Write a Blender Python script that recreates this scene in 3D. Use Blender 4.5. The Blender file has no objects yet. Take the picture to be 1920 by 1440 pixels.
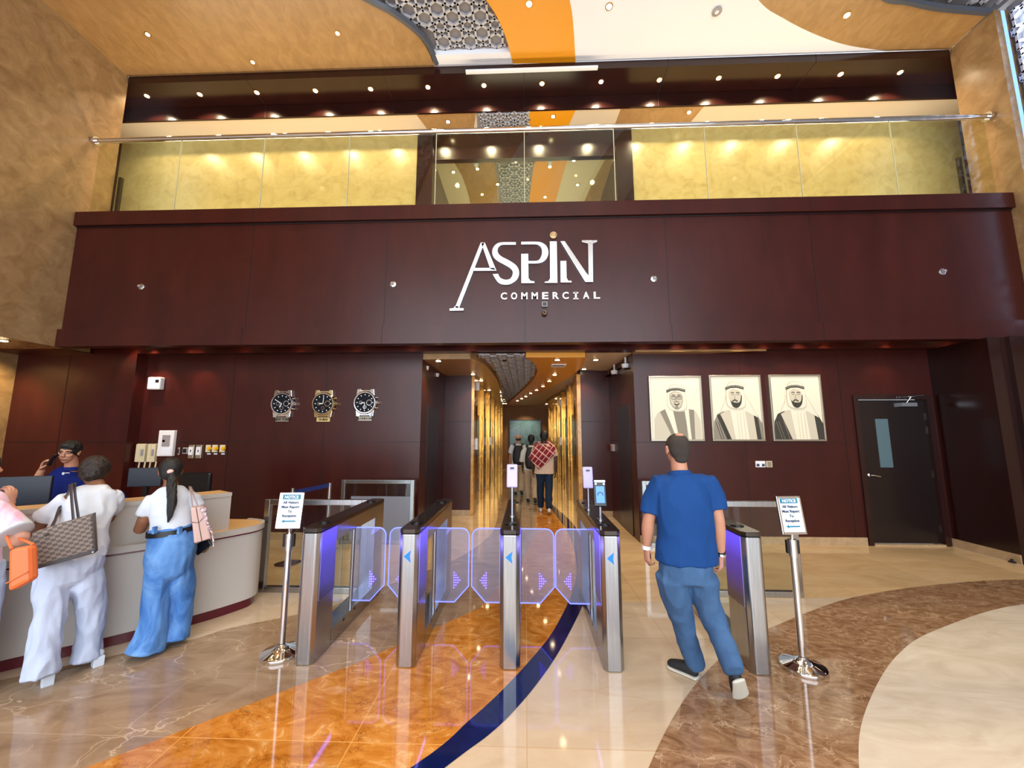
import bpy, bmesh, math, random
from math import pi, sin, cos, radians, sqrt, atan2
from mathutils import Vector as V, Matrix, noise
random.seed(7)
SC = bpy.context.scene
COL = bpy.data.collections.new('lobby')           # linked to the scene at the very end

# ------------------------------------------------------------------ camera, world, exposure
F, PITCH, YAW, EYE = 721.0, radians(7.27), radians(-2.0), 1.75
cd = bpy.data.cameras.new('camera'); cam = bpy.data.objects.new('camera', cd); COL.objects.link(cam)
cd.sensor_width = 36; cd.lens = F/1920*36; cd.clip_end = 200
cam.location = (0, 0, EYE); cam.rotation_euler = (pi/2+PITCH, 0, -YAW)
SC.camera = cam
w = bpy.data.worlds.new('world'); SC.world = w; w.use_nodes = True
bg = w.node_tree.nodes['Background']; bg.inputs[0].default_value = (.80, .90, 1.0, 1); bg.inputs[1].default_value = 1.5
SC.view_settings.view_transform = 'Standard'; SC.view_settings.look = 'None'
SC.view_settings.gamma = 1; SC.view_settings.use_curve_mapping = False
SC.view_settings.exposure = 0.35

def lamp(kind, loc, power, col=(1, .78, .5), size=.05, rot=(0, 0, 0), angle=80, blend=.6, sy=None):
    l = bpy.data.lights.new('lamp_light', kind); o = bpy.data.objects.new('lamp_light', l); COL.objects.link(o)
    l.energy = power; l.color = col; o.location = loc; o.rotation_euler = rot
    if kind == 'SPOT': l.spot_size = radians(angle); l.spot_blend = blend; l.shadow_soft_size = size
    elif kind == 'AREA':
        l.size = size
        if sy: l.shape = 'RECTANGLE'; l.size_y = sy
    else: l.shadow_soft_size = size
    return o
# daylight entering through the glass front of the lobby, behind the photographer
lamp('AREA', (0, -5.8, 4.2), 950, (.84, .92, 1), 13, (radians(90), 0, 0), sy=7.5)
# warm ceiling lamps of the lobby
for x in (-5.5, -1.8, 1.8, 5.5):
    for y in (-3.4, -.6, 2.2, 4.2): lamp('SPOT', (x, y, 8.35), 85, (1, .84, .62), .06, (0, 0, 0), 120, 1)

# ------------------------------------------------------------------ projection of a photo pixel onto a real plane
def ray(px, py):
    x = (px-960)/F; z = (720-py)/F
    y2 = cos(PITCH)-z*sin(PITCH); z2 = sin(PITCH)+z*cos(PITCH)
    return V((x*cos(YAW)+y2*sin(YAW), -x*sin(YAW)+y2*cos(YAW), z2))
EY = V((0, 0, EYE))
def at(px, py, Y): r = ray(px, py); return EY+r*(Y/r.y)
def onz(px, py, z=0): r = ray(px, py); return EY+r*((z-EYE)/r.z)
def onx(px, py, x): r = ray(px, py); return EY+r*(x/r.x)

# ------------------------------------------------------------------ materials
def lin(c):
    return tuple([(v/255/12.92 if v/255 <= .04045 else ((v/255+.055)/1.055)**2.4) for v in c]+[1])
def newmat(name):
    m = bpy.data.materials.new(name); m.use_nodes = True
    return m, m.node_tree, m.node_tree.nodes['Principled BSDF']
def mat(name, rgb, rough=.5, metal=0, emit=0, ecol=None, bump=0, bscale=60, coat=0, sub=0, spec=.5):
    m, nt, b = newmat(name)
    b.inputs['Base Color'].default_value = lin(rgb); b.inputs['Roughness'].default_value = rough
    b.inputs['Metallic'].default_value = metal; b.inputs['Specular IOR Level'].default_value = spec
    b.inputs['Coat Weight'].default_value = coat; b.inputs['Coat Roughness'].default_value = .06
    if emit:
        b.inputs['Emission Color'].default_value = lin(ecol or rgb); b.inputs['Emission Strength'].default_value = emit
    if bump:
        n = nt.nodes.new('ShaderNodeTexNoise'); n.inputs['Scale'].default_value = bscale; n.inputs['Detail'].default_value = 5
        t = nt.nodes.new('ShaderNodeTexCoord'); nt.links.new(t.outputs['Object'], n.inputs['Vector'])
        bp = nt.nodes.new('ShaderNodeBump'); bp.inputs['Strength'].default_value = bump; bp.inputs['Distance'].default_value = .02
        nt.links.new(n.outputs['Fac'], bp.inputs['Height']); nt.links.new(bp.outputs[0], b.inputs['Normal'])
    return m
def ramp(nt, src, stops):
    r = nt.nodes.new('ShaderNodeValToRGB'); e = r.color_ramp.elements
    while len(e) < len(stops): e.new(.5)
    for k, (p, c) in enumerate(stops): e[k].position = p; e[k].color = lin(c) if len(c) == 3 else c
    nt.links.new(src, r.inputs[0]); return r
def marble(name, cols, scale=1.5, stretch=(1, 1, 1), rough=.1, vein=None, vscale=2.0, vamt=.6, vw=.03, dist=1.2, tile=None, rot=0, bump=0, metal=0, spec=.5):
    m, nt, b = newmat(name); N = nt.nodes.new; L = nt.links.new
    t = N('ShaderNodeTexCoord'); mp = N('ShaderNodeMapping'); mp.inputs['Scale'].default_value = stretch
    mp.inputs['Rotation'].default_value = rot if isinstance(rot, tuple) else (0, 0, rot)
    L(t.outputs['Object'], mp.inputs[0])
    n = N('ShaderNodeTexNoise'); n.inputs['Scale'].default_value = scale; n.inputs['Detail'].default_value = 9
    n.inputs['Roughness'].default_value = .62; n.inputs['Distortion'].default_value = dist
    L(mp.outputs[0], n.inputs['Vector'])
    k = len(cols); r = ramp(nt, n.outputs['Fac'], [(.28+.44*i/(k-1), c) for i, c in enumerate(cols)])
    out = r.outputs[0]
    if vein:
        nd = N('ShaderNodeTexNoise'); nd.inputs['Scale'].default_value = vscale*1.3; nd.inputs['Detail'].default_value = 5
        L(mp.outputs[0], nd.inputs['Vector'])
        ad = N('ShaderNodeVectorMath'); ad.operation = 'MULTIPLY_ADD'; ad.inputs[1].default_value = (.5, .5, .5)
        L(nd.outputs['Color'], ad.inputs[0]); L(mp.outputs[0], ad.inputs[2])
        vo = N('ShaderNodeTexVoronoi'); vo.feature = 'DISTANCE_TO_EDGE'; vo.inputs['Scale'].default_value = vscale
        L(ad.outputs[0], vo.inputs['Vector'])
        vr = ramp(nt, vo.outputs['Distance'], [(0, (1, 1, 1, 1)), (vw, (0, 0, 0, 1))])
        n3 = N('ShaderNodeTexNoise'); n3.inputs['Scale'].default_value = scale*.9; L(mp.outputs[0], n3.inputs['Vector'])
        r3 = ramp(nt, n3.outputs['Fac'], [(.42, (0, 0, 0, 1)), (.62, (1, 1, 1, 1))])
        mu = N('ShaderNodeMath'); mu.operation = 'MULTIPLY'; L(vr.outputs[0], mu.inputs[0]); L(r3.outputs[0], mu.inputs[1])
        m2 = N('ShaderNodeMath'); m2.operation = 'MULTIPLY'; L(mu.outputs[0], m2.inputs[0]); m2.inputs[1].default_value = vamt
        mx = N('ShaderNodeMix'); mx.data_type = 'RGBA'; L(m2.outputs[0], mx.inputs[0]); L(out, mx.inputs[6]); mx.inputs[7].default_value = lin(vein)
        out = mx.outputs[2]
    if tile:
        br = N('ShaderNodeTexBrick'); br.offset = tile[3] if len(tile) > 3 else 0; br.inputs['Scale'].default_value = 1
        br.inputs['Brick Width'].default_value = tile[0]; br.inputs['Row Height'].default_value = tile[1]
        br.inputs['Mortar Size'].default_value = .003; br.inputs['Mortar Smooth'].default_value = .1
        br.inputs['Color1'].default_value = (0, 0, 0, 1); br.inputs['Color2'].default_value = (1, 1, 1, 1)
        L(t.outputs['Object'], br.inputs['Vector'])
        tone = ramp(nt, br.outputs['Color'], [(0, (1, 1, 1, 1)), (1, (.86, .86, .86, 1))])
        mt = N('ShaderNodeMix'); mt.data_type = 'RGBA'; mt.blend_type = 'MULTIPLY'; mt.inputs[0].default_value = 1
        L(out, mt.inputs[6]); L(tone.outputs[0], mt.inputs[7])
        mx = N('ShaderNodeMix'); mx.data_type = 'RGBA'; L(br.outputs['Fac'], mx.inputs[0]); L(mt.outputs[2], mx.inputs[6]); mx.inputs[7].default_value = lin(tile[2])
        out = mx.outputs[2]
    L(out, b.inputs['Base Color']); b.inputs['Roughness'].default_value = rough; b.inputs['Metallic'].default_value = metal
    b.inputs['Specular IOR Level'].default_value = spec
    if bump:
        bp = N('ShaderNodeBump'); bp.inputs['Strength'].default_value = bump; bp.inputs['Distance'].default_value = .05
        L(n.outputs['Fac'], bp.inputs['Height']); L(bp.outputs[0], b.inputs['Normal'])
    return m
def clear(name, tint=(255, 255, 255), refl=.09, rough=.01, haze=0):
    m = bpy.data.materials.new(name); m.use_nodes = True; nt = m.node_tree; nt.nodes.clear(); N = nt.nodes.new; L = nt.links.new
    tr = N('ShaderNodeBsdfTransparent'); tr.inputs[0].default_value = lin(tint)
    gl = N('ShaderNodeBsdfGlossy'); gl.inputs['Roughness'].default_value = rough
    fr = N('ShaderNodeLayerWeight'); fr.inputs[0].default_value = .5; pw = N('ShaderNodeMath'); pw.operation = 'POWER'; pw.inputs[1].default_value = 5; L(fr.outputs['Facing'], pw.inputs[0])
    ma = N('ShaderNodeMath'); ma.operation = 'MULTIPLY_ADD'; ma.inputs[1].default_value = 1-refl; ma.inputs[2].default_value = refl*.6; L(pw.outputs[0], ma.inputs[0])
    mx = N('ShaderNodeMixShader'); L(ma.outputs[0], mx.inputs[0]); L(tr.outputs[0], mx.inputs[1]); L(gl.outputs[0], mx.inputs[2])
    o = N('ShaderNodeOutputMaterial'); last = mx
    if haze:
        df = N('ShaderNodeBsdfDiffuse'); df.inputs[0].default_value = lin((200, 205, 220)); m3 = N('ShaderNodeMixShader'); m3.inputs[0].default_value = haze
        L(mx.outputs[0], m3.inputs[1]); L(df.outputs[0], m3.inputs[2]); last = m3
    L(last.outputs[0], o.inputs[0]); return m
M = {}
M['wood'] = marble('mahogany veneer', [(52, 15, 11), (59, 18, 13), (66, 22, 16)], 3.2, (1, 1, .3), .3, dist=.4, spec=.36)
M['wood_dark'] = marble('dark mahogany', [(32, 12, 10), (44, 17, 13)], 3, (1, 1, .3), .2, dist=.5)
M['groove'] = mat('panel groove', (20, 6, 6), .5)
M['tanwall'] = marble('tan wall marble', [(130, 100, 66), (142, 112, 76), (154, 123, 86), (168, 137, 98)], 4.5, (1, 1, 1), .25, dist=.7, rot=(.3, .4, .5))
M['tanceil'] = marble('tan stucco', [(150, 114, 68), (164, 127, 80), (178, 140, 92)], 7, (1, .5, 1), .32, dist=.8, rot=.4)
M['gold'] = marble('gold stucco panel', [(166, 144, 92), (182, 160, 104), (192, 170, 114), (190, 174, 126)], 4, (1, 1, 1), .3, dist=1)
M['orange'] = mat('orange ceiling paint', (228, 152, 22), .35)
M['white'] = mat('white ceiling paint', (236, 238, 244), .55)
M['cream'] = mat('cream ceiling paint', (214, 196, 168), .5)
M['lattice'] = mat('grey lattice relief', (186, 186, 192), .35, .1)
M['lattice_back'] = mat('grey lattice ground', (132, 130, 136), .6)
M['trimgrey'] = mat('grey cove trim', (74, 78, 88), .4)
M['beige'] = marble('beige floor marble', [(192, 168, 140), (206, 184, 156), (216, 198, 172)], 1.0, (1, 2.2, 1), .07, vein=(196, 160, 118), vscale=1.1, vamt=.35, tile=(1.2, 1.2, (190, 160, 125)), rot=.3)
M['tan'] = marble('gold beige floor marble', [(204, 168, 118), (218, 184, 136), (226, 196, 150)], 1.2, (1, 3, 1), .07, tile=(1.2, 1.2, (190, 150, 105)), rot=-.2)
M['brown'] = marble('brown floor marble', [(112, 80, 54), (140, 104, 74), (162, 127, 96), (190, 158, 126)], 4.2, (1, 1.8, 1), .06, vein=(216, 188, 156), vscale=5.0, vamt=.8, vw=.035, dist=2.6, tile=(1.2, 1.2, (150, 112, 80)), rot=.5)
M['greybrown'] = marble('grey brown floor marble', [(136, 108, 82), (158, 130, 102), (178, 152, 124)], 1.8, (1, 1.8, 1), .05, vein=(218, 192, 162), vscale=2.2, vamt=.75, vw=.02, dist=1.8, tile=(1.2, 1.2, (170, 146, 120)), rot=.5)
M['amber'] = marble('amber floor marble', [(160, 92, 26), (190, 118, 42), (206, 138, 62), (232, 186, 122)], 3.6, (1, 1.5, 1), .05, vein=(110, 56, 24), vscale=6.5, vamt=.8, vw=.035, dist=2.4, tile=(1.0, 1.2, (216, 160, 90)), rot=-.15)
M['navy'] = marble('navy floor band', [(10, 20, 62), (16, 30, 84)], 4, (1, 1, 1), .06)
M['cream_disc'] = marble('cream floor disc', [(198, 182, 160), (212, 198, 178), (224, 212, 194)], 1.6, (1, 2.5, 1), .09, dist=1.6, rot=-.4)
M['skirt'] = marble('beige skirting', [(160, 132, 98), (188, 160, 124)], 6, (1, 1, 1), .2)
M['steel'] = marble('brushed steel', [(160, 162, 166), (184, 186, 190)], 3, (30, 30, 1), .24, metal=1, dist=.1)
M['steel_dark'] = mat('brushed steel top', (74, 66, 62), .12, .8)
M['chrome'] = mat('chrome', (225, 225, 228), .06, 1)
M['black'] = mat('black plastic', (14, 14, 17), .3)
M['rubber'] = mat('black rubber', (20, 20, 22), .6)
M['glass'] = clear('clear glass', (246, 250, 248), .06)
M['glass_rail'] = clear('railing glass', (244, 247, 238), .05)
M['glass_gate'] = clear('gate wing glass', (232, 232, 250), .08, haze=.1)
M['glass_reflection'] = clear('painted glass reflection', (150, 140, 135), .1, .2, haze=.35)  # grey tint and haze imitate a reflection in the barrier glass
M['led_blue'] = mat('blue violet led', (70, 60, 200), .4, emit=.85, ecol=(84, 66, 240))
M['led_edge'] = mat('led lit glass edge', (90, 100, 255), .4, emit=2.2, ecol=(96, 108, 255))
M['led_arrow'] = mat('blue arrow light', (20, 80, 230), .4, emit=2.0, ecol=(10, 80, 240))
M['led_violet'] = mat('violet arrow light', (100, 90, 255), .4, emit=2.5, ecol=(110, 90, 255))
M['bulb'] = mat('warm lamp lens', (255, 236, 200), .4, emit=30, ecol=(255, 226, 176))
M['bulb_dim'] = mat('warm small lens', (255, 236, 200), .4, emit=9, ecol=(255, 226, 176))
M['gold_ring'] = mat('brass rim', (190, 150, 90), .25, 1)
M['whiteplastic'] = mat('white plastic', (232, 232, 236), .35)
M['cream_plastic'] = mat('cream plastic', (214, 204, 170), .4)
M['grey_plastic'] = mat('grey plastic', (150, 146, 148), .4)
M['yellow'] = mat('yellow switch', (240, 180, 20), .35)
M['mirror_gold'] = marble('polished brass cladding', [(150, 104, 44), (196, 146, 70), (220, 176, 96)], 2.2, (1, 1, .25), .07, dist=3, metal=1, bump=.25)
M['mirror_steel'] = marble('mirror steel door', [(190, 176, 150), (214, 204, 184)], 2, (1, 1, .2), .05, dist=1, metal=1, bump=.12)
M['goldstone'] = marble('gold marble pier', [(168, 116, 48), (196, 142, 66), (214, 166, 92)], 3, (1, 1, 1), .14, dist=2)
M['desk'] = mat('pale grey desk laminate', (188, 180, 172), .35, bump=.05, bscale=300)
M['desk_top'] = mat('light oak counter', (222, 178, 120), .35)
M['maroon'] = mat('maroon kick board', (92, 22, 32), .25)
M['navyblack'] = mat('navy black monitor back', (22, 28, 42), .35)
M['paper'] = mat('white paper', (232, 240, 250), .4)
M['teal'] = mat('teal print', (20, 118, 150), .5)
M['ink'] = mat('dark print', (40, 60, 90), .5)
M['inkblack'] = mat('black ink', (20, 18, 18), .5)
M['signsteel'] = mat('polished sign steel', (226, 230, 236), .16, 1)
M['signwhite'] = mat('white sign letter', (240, 240, 240), .4)
M['canvas'] = mat('cream drawing paper', (236, 226, 200), .6)
M['sketch_dark'] = mat('pencil black', (58, 54, 46), .7)
M['sketch_mid'] = mat('pencil grey', (140, 132, 114), .7)
M['sketch_light'] = mat('pencil light', (206, 196, 172), .7)
M['frame_silver'] = mat('champagne frame', (176, 166, 148), .3, .8)
M['doorblack'] = mat('dark brown door leaf', (26, 14, 12), .25)
M['door_glass'] = mat('grey blue wired glass', (84, 108, 116), .2)
M['dialblack'] = mat('clock dial', (16, 20, 28), .6, spec=.15)
M['red'] = mat('red plastic', (190, 30, 34), .4)
M['blueglow'] = mat('blue cove strip', (120, 160, 255), .4, emit=2.2, ecol=(120, 165, 255))

# ------------------------------------------------------------------ mesh builder
ORG = {}
class MB:
    def __init__(s): s.v = []; s.f = []; s.m = []; s.k = 0
    def add(s, vs, fs):
        n = len(s.v); s.v += [V(p) for p in vs]; s.f += [[n+i for i in f] for f in fs]; s.m += [s.k]*len(fs); return s
    def box(s, a, b):
        x0, y0, z0 = a; x1, y1, z1 = b
        return s.add([(x0, y0, z0), (x1, y0, z0), (x1, y1, z0), (x0, y1, z0), (x0, y0, z1), (x1, y0, z1), (x1, y1, z1), (x0, y1, z1)],
                     [(3, 2, 1, 0), (4, 5, 6, 7), (0, 1, 5, 4), (1, 2, 6, 5), (2, 3, 7, 6), (3, 0, 4, 7)])
    def cbox(s, c, d, mt=None):
        c = V(c); h = V(d)/2
        vs = [V((i*h.x, j*h.y, k*h.z)) for k in (-1, 1) for i, j in ((-1, -1), (1, -1), (1, 1), (-1, 1))]
        if mt: vs = [mt @ q for q in vs]
        return s.add([c+q for q in vs], [(3, 2, 1, 0), (4, 5, 6, 7), (0, 1, 5, 4), (1, 2, 6, 5), (2, 3, 7, 6), (3, 0, 4, 7)])
    def prism(s, pts, d):                       # planar polygon extruded by vector d
        n = len(pts); d = V(d); P = [V(p) for p in pts]
        return s.add(P+[p+d for p in P], [list(range(n))[::-1], [n+i for i in range(n)]]+[[i, (i+1) % n, n+(i+1) % n, n+i] for i in range(n)])
    def poly(s, pts): return s.add(pts, [list(range(len(pts)))])
    def tube(s, path, r, seg=10, closed=False):
        P = [V(p) for p in path]; n = len(P); rs = r if isinstance(r, (list, tuple)) else [r]*n
        base = len(s.v); up = None
        for i, p in enumerate(P):
            a = P[(i-1) % n] if (closed or i) else p; b = P[(i+1) % n] if (closed or i < n-1) else p
            t = (b-a).normalized()
            if up is None: up = V((0, 0, 1)) if abs(t.z) < .9 else V((0, 1, 0))
            u = t.cross(up).normalized(); w_ = u.cross(t).normalized(); up = w_
            for j in range(seg):
                an = 2*pi*j/seg; s.v.append(p+u*(rs[i]*cos(an))+w_*(rs[i]*sin(an)))
        m = n if closed else n-1
        for i in range(m):
            for j in range(seg):
                a = base+i*seg; b = base+((i+1) % n)*seg
                s.f.append([a+j, a+(j+1) % seg, b+(j+1) % seg, b+j]); s.m.append(s.k)
        if not closed:
            s.f.append([base+j for j in range(seg)][::-1]); s.m.append(s.k)
            s.f.append([base+(n-1)*seg+j for j in range(seg)]); s.m.append(s.k)
        return s
    def lathe(s, c, prof, seg=32, axis='z'):    # profile of (radius, height)
        c = V(c); vs = []; n = len(prof)
        for r, h in prof:
            for j in range(seg):
                a = 2*pi*j/seg; q = (r*cos(a), r*sin(a), h)
                if axis == 'y': q = (q[0], -q[2], q[1])      # towards -y
                if axis == 'x': q = (q[2], q[0], q[1])
                vs.append(c+V(q))
        fs = [[i*seg+j, i*seg+(j+1) % seg, (i+1)*seg+(j+1) % seg, (i+1)*seg+j] for i in range(n-1) for j in range(seg)]
        fs += [list(range(seg))[::-1], [(n-1)*seg+j for j in range(seg)]]
        return s.add(vs, fs)
    def ball(s, c, r, seg=16, rings=10):
        c = V(c); r = (r, r, r) if not isinstance(r, (tuple, list)) else r; vs = [c+V((0, 0, -r[2]))]; fs = []
        for i in range(1, rings):
            a = pi*i/rings-pi/2
            for j in range(seg): vs.append(c+V((r[0]*cos(a)*cos(2*pi*j/seg), r[1]*cos(a)*sin(2*pi*j/seg), r[2]*sin(a))))
        vs.append(c+V((0, 0, r[2]))); last = len(vs)-1
        for j in range(seg):
            fs.append([0, 1+(j+1) % seg, 1+j]); fs.append([last, last-seg+j, last-seg+(j+1) % seg])
            for i in range(rings-2): a = 1+i*seg; b = a+seg; fs.append([a+j, a+(j+1) % seg, b+(j+1) % seg, b+j])
        return s.add(vs, fs)
    def build(s, name, mats, parent=None, smooth=False, bevel=0, fix=True):
        mats = mats if isinstance(mats, list) else [mats]
        me = bpy.data.meshes.new(name)
        if parent is not None: org = ORG[parent]
        elif name.split('_')[0] in ('wall', 'floor', 'ceiling', 'trim', 'baseboard', 'window', 'door'): org = V((0, 0, 0))
        else:
            lo = [min(q[i] for q in s.v) for i in range(3)]; hi = [max(q[i] for q in s.v) for i in range(3)]
            org = V(((lo[0]+hi[0])/2, (lo[1]+hi[1])/2, lo[2]))
        me.from_pydata([tuple(q-org) for q in s.v], [], s.f)
        for m in mats: me.materials.append(m)
        for p, k in zip(me.polygons, s.m): p.material_index = k; p.use_smooth = smooth
        if fix:
            bm = bmesh.new(); bm.from_mesh(me); bmesh.ops.recalc_face_normals(bm, faces=bm.faces); bm.to_mesh(me); bm.free()
        if smooth:
            try: me.set_sharp_from_angle(angle=radians(40))
            except Exception: pass
        o = bpy.data.objects.new(name, me); COL.objects.link(o)
        if parent is not None: o.parent = parent
        else: o.location = org
        ORG[o] = org
        if bevel:
            b = o.modifiers.new('bevel', 'BEVEL'); b.width = bevel; b.segments = 2; b.limit_method = 'ANGLE'
        return o
def tag(o, label=None, cat=None, group=None, kind=None):
    if label: o['label'] = label
    if cat: o['category'] = cat
    if group: o['group'] = group
    if kind: o['kind'] = kind
    return o
def thing(name, label, cat, loc, group=None):
    o = bpy.data.objects.new(name, None); COL.objects.link(o); o.location = loc; o.empty_display_size = .1
    ORG[o] = V(loc); return tag(o, label, cat, group)
def struct(mb, name, mats, **k):
    o = mb.build(name, mats, **k); o['kind'] = 'structure'; return o
def dup(o, parent=None, shift=None):
    c = o.copy(); COL.objects.link(c)
    if parent: c.parent = parent
    if shift is not None: c.location = o.location+V(shift)
    ORG[c] = ORG[o]+V(shift or (0, 0, 0))
    for ch in list(o.children): dup(ch, c)
    return c
def bake(o):                                     # apply modifiers while the scene itself is still empty, which keeps this quick
    SC.collection.objects.link(o); dg = bpy.context.evaluated_depsgraph_get()
    me = bpy.data.meshes.new_from_object(o.evaluated_get(dg)); SC.collection.objects.unlink(o); return me
def text(s_, size, origin, ux, uz, mat_, parent, name='lettering', depth=.004, bold=0, align='CENTER', width=None):
    cu = bpy.data.curves.new('t', 'FONT'); cu.body = s_; cu.size = size; cu.extrude = depth; cu.offset = bold
    cu.align_x = align; cu.align_y = 'CENTER'; cu.resolution_u = 3
    to = bpy.data.objects.new('t', cu); me = bake(to)
    bpy.data.objects.remove(to); bpy.data.curves.remove(cu)
    ux = V(ux).normalized(); uz = V(uz).normalized(); un = ux.cross(uz)
    sx = 1
    if width:
        xs = [q.co.x for q in me.vertices]; sx = width/(max(xs)-min(xs))
    for q in me.vertices: q.co = V(origin)+ux*(q.co.x*sx)+uz*q.co.y+un*q.co.z-ORG[parent]
    me.materials.clear(); me.materials.append(mat_)
    o = bpy.data.objects.new(name, me); COL.objects.link(o); o.parent = parent; ORG[o] = ORG[parent]; return o
ORD = ['first', 'second', 'third', 'fourth', 'fifth', 'sixth', 'seventh', 'eighth', 'ninth', 'tenth', 'eleventh', 'twelfth', 'thirteenth', 'fourteenth', 'fifteenth', 'sixteenth']
def smoothpath(P, n=6):
    P = [V(p) for p in P]; out = []
    for i in range(len(P)-1):
        p0 = P[max(i-1, 0)]; p1 = P[i]; p2 = P[i+1]; p3 = P[min(i+2, len(P)-1)]
        for k in range(n):
            t = k/n; out.append(.5*((2*p1)+(p2-p0)*t+(2*p0-5*p1+4*p2-p3)*t*t+(3*p1-p0-3*p2+p3)*t**3))
    return out+[P[-1]]

# star lattice relief
def inside(p, poly):
    c = False; n = len(poly)
    for i in range(n):
        a = poly[i]; b = poly[i-1]
        if (a[1] > p[1]) != (b[1] > p[1]) and p[0] < (b[0]-a[0])*(p[1]-a[1])/(b[1]-a[1])+a[0]: c = not c
    return c
def lattice(poly, a, wd, dp, f):                # poly in 2D; f maps 2D+height to 3D
    mb = MB(); xs = [p[0] for p in poly]; ys = [p[1] for p in poly]; seen = set()
    def seg(p, q):
        m = ((p[0]+q[0])/2, (p[1]+q[1])/2); key = (round(m[0]*50), round(m[1]*50))
        if key in seen or not inside(m, poly) or not inside(p, poly) or not inside(q, poly): return
        seen.add(key); d = V((q[0]-p[0], q[1]-p[1])).normalized(); n = V((-d.y, d.x))*wd/2; e = d*wd*.3
        c = [(p[0]+n.x-e.x, p[1]+n.y-e.y), (q[0]+n.x+e.x, q[1]+n.y+e.y), (q[0]-n.x+e.x, q[1]-n.y+e.y), (p[0]-n.x-e.x, p[1]-n.y-e.y)]
        mb.add([f(x, y, 0) for x, y in c]+[f(x, y, dp) for x, y in c], [(0, 1, 2, 3), (7, 6, 5, 4), (0, 4, 5, 1), (1, 5, 6, 2), (2, 6, 7, 3), (3, 7, 4, 0)])
    j = 0; y = min(ys)
    while y < max(ys)+a:
        x = min(xs)+(a/2 if j % 2 else 0)
        while x < max(xs)+a:
            st = []
            for k in range(12):
                r = (a*.5 if k % 2 == 0 else a*.30); an = pi/6*k; st.append((x+r*cos(an), y+r*sin(an)))
            for k in range(12): seg(st[k], st[(k+1) % 12])
            hx = [(x+a*.2*cos(pi/3*k+pi/6), y+a*.2*sin(pi/3*k+pi/6)) for k in range(6)]
            for k in range(6): seg(hx[k], hx[(k+1) % 6]); seg(hx[k], st[(2*k+1) % 12])
            x += a
        y += a*sqrt(3)/2; j += 1
    return mb

# ================================================================== THE SETTING
# ---- floor: one slab with inlays of marble a hair above each other
fl = MB(); fl.box((-9.2, -6, -.2), (9, 21, 0))
def inlay(k, pts, z): fl.k = k; fl.poly([(p[0], p[1], z) for p in pts])
P = lambda *a: [onz(*q) for q in a]
# golden marble zone beyond the gates
inlay(1, [(-9, 4.6), (-2.2, 4.6), (-.6, 4.35), (.9, 4.3), (3.4, 4.5), (5.1, 5.0), (6.6, 5.1), (6.65, 21), (-9, 21)], .0005)
arc = smoothpath([(1.1, -5.9, 0), (-.1, -3.4, 0), (-.35, -1.2, 0), (-.2, .4, 0), (.15, 1.45, 0), (.64, 2.29, 0), (1.15, 2.95, 0), (1.74, 3.51, 0), (2.17, 3.79, 0), (3.51, 4.51, 0), (5.12, 4.98, 0), (6.5, 5.1, 0), (8.9, 4.8, 0)])
inlay(2, arc+[(8.9, -5.9, 0)], .001)
disc = smoothpath([(3.4, -5.9, 0), (1.7, -3, 0), (1.1, -1, 0), (1.05, .3, 0), (1.18, 1.2, 0), (1.42, 1.83, 0), (1.75, 2.33, 0), (2.17, 2.78, 0), (2.92, 3.39, 0), (3.7, 3.84, 0), (5.13, 4.4, 0), (6.6, 4.5, 0), (8.9, 4.2, 0)])
inlay(6, disc+[(8.9, -5.9, 0)], .0015)
top = [(-9, -1.5, 0), (-5, 1.9, 0), (-3.9, 2.75, 0)]+P((187, 1235), (356, 1200), (430, 1178), (520, 1160), (603, 1142), (660, 1123), (760, 1085), (845, 1053), (883, 1032), (907, 1014), (925, 995), (934, 957), (930, 920), (918, 898))
top = smoothpath(top)
brR = P((938, 885), (985, 905), (1006, 940), (1006, 960), (1003, 1000), (975, 1060), (900, 1140))+[V((-.85, 3.68, 0)), V((-1.27, 3.18, 0)), V((-1.69, 2.79, 0)), V((-1.99, 2.5, 0)), V((-2.32, 2.19, 0)), V((-3.6, 1.1, 0)), V((-6.5, -1.5, 0)), V((-8.9, -4, 0))]
inlay(3, top+brR, .001)
bl = [V((-8.5, -5.9, 0)), V((-5.4, -2.2, 0)), V((-2.9, .35, 0)), V((-1.5, 1.42, 0))]+P((770, 1440), (881, 1350), (941, 1295), (996, 1236), (1035, 1187), (1064, 1133), (1076, 1100), (1081, 1070), (1076, 1030), (1063, 995), (1051, 978), (1036, 958), (1012, 930))
bl = smoothpath(bl)
am = brR[:-1]+[V((-8.9, -4, 0))]
inlay(4, P((990, 905), (1006, 940))+P((1006, 960), (1003, 1000), (975, 1060), (900, 1140))+brR[7:]+bl, .0015)
br = [V((-7.9, -5.9, 0)), V((-5.0, -2.4, 0)), V((-2.6, .2, 0)), V((-1.22, 1.35, 0))]+P((834, 1440), (918, 1377), (965, 1332), (1008, 1281), (1050, 1219), (1090, 1141), (1100, 1105), (1102, 1070), (1095, 1030), (1082, 995), (1071, 978), (1046, 955), (1016, 930))
inlay(5, bl+smoothpath(br)[::-1], .002)
struct(fl, 'floor', [M['beige'], M['tan'], M['brown'], M['greybrown'], M['amber'], M['navy'], M['cream_disc']], fix=False)

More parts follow.
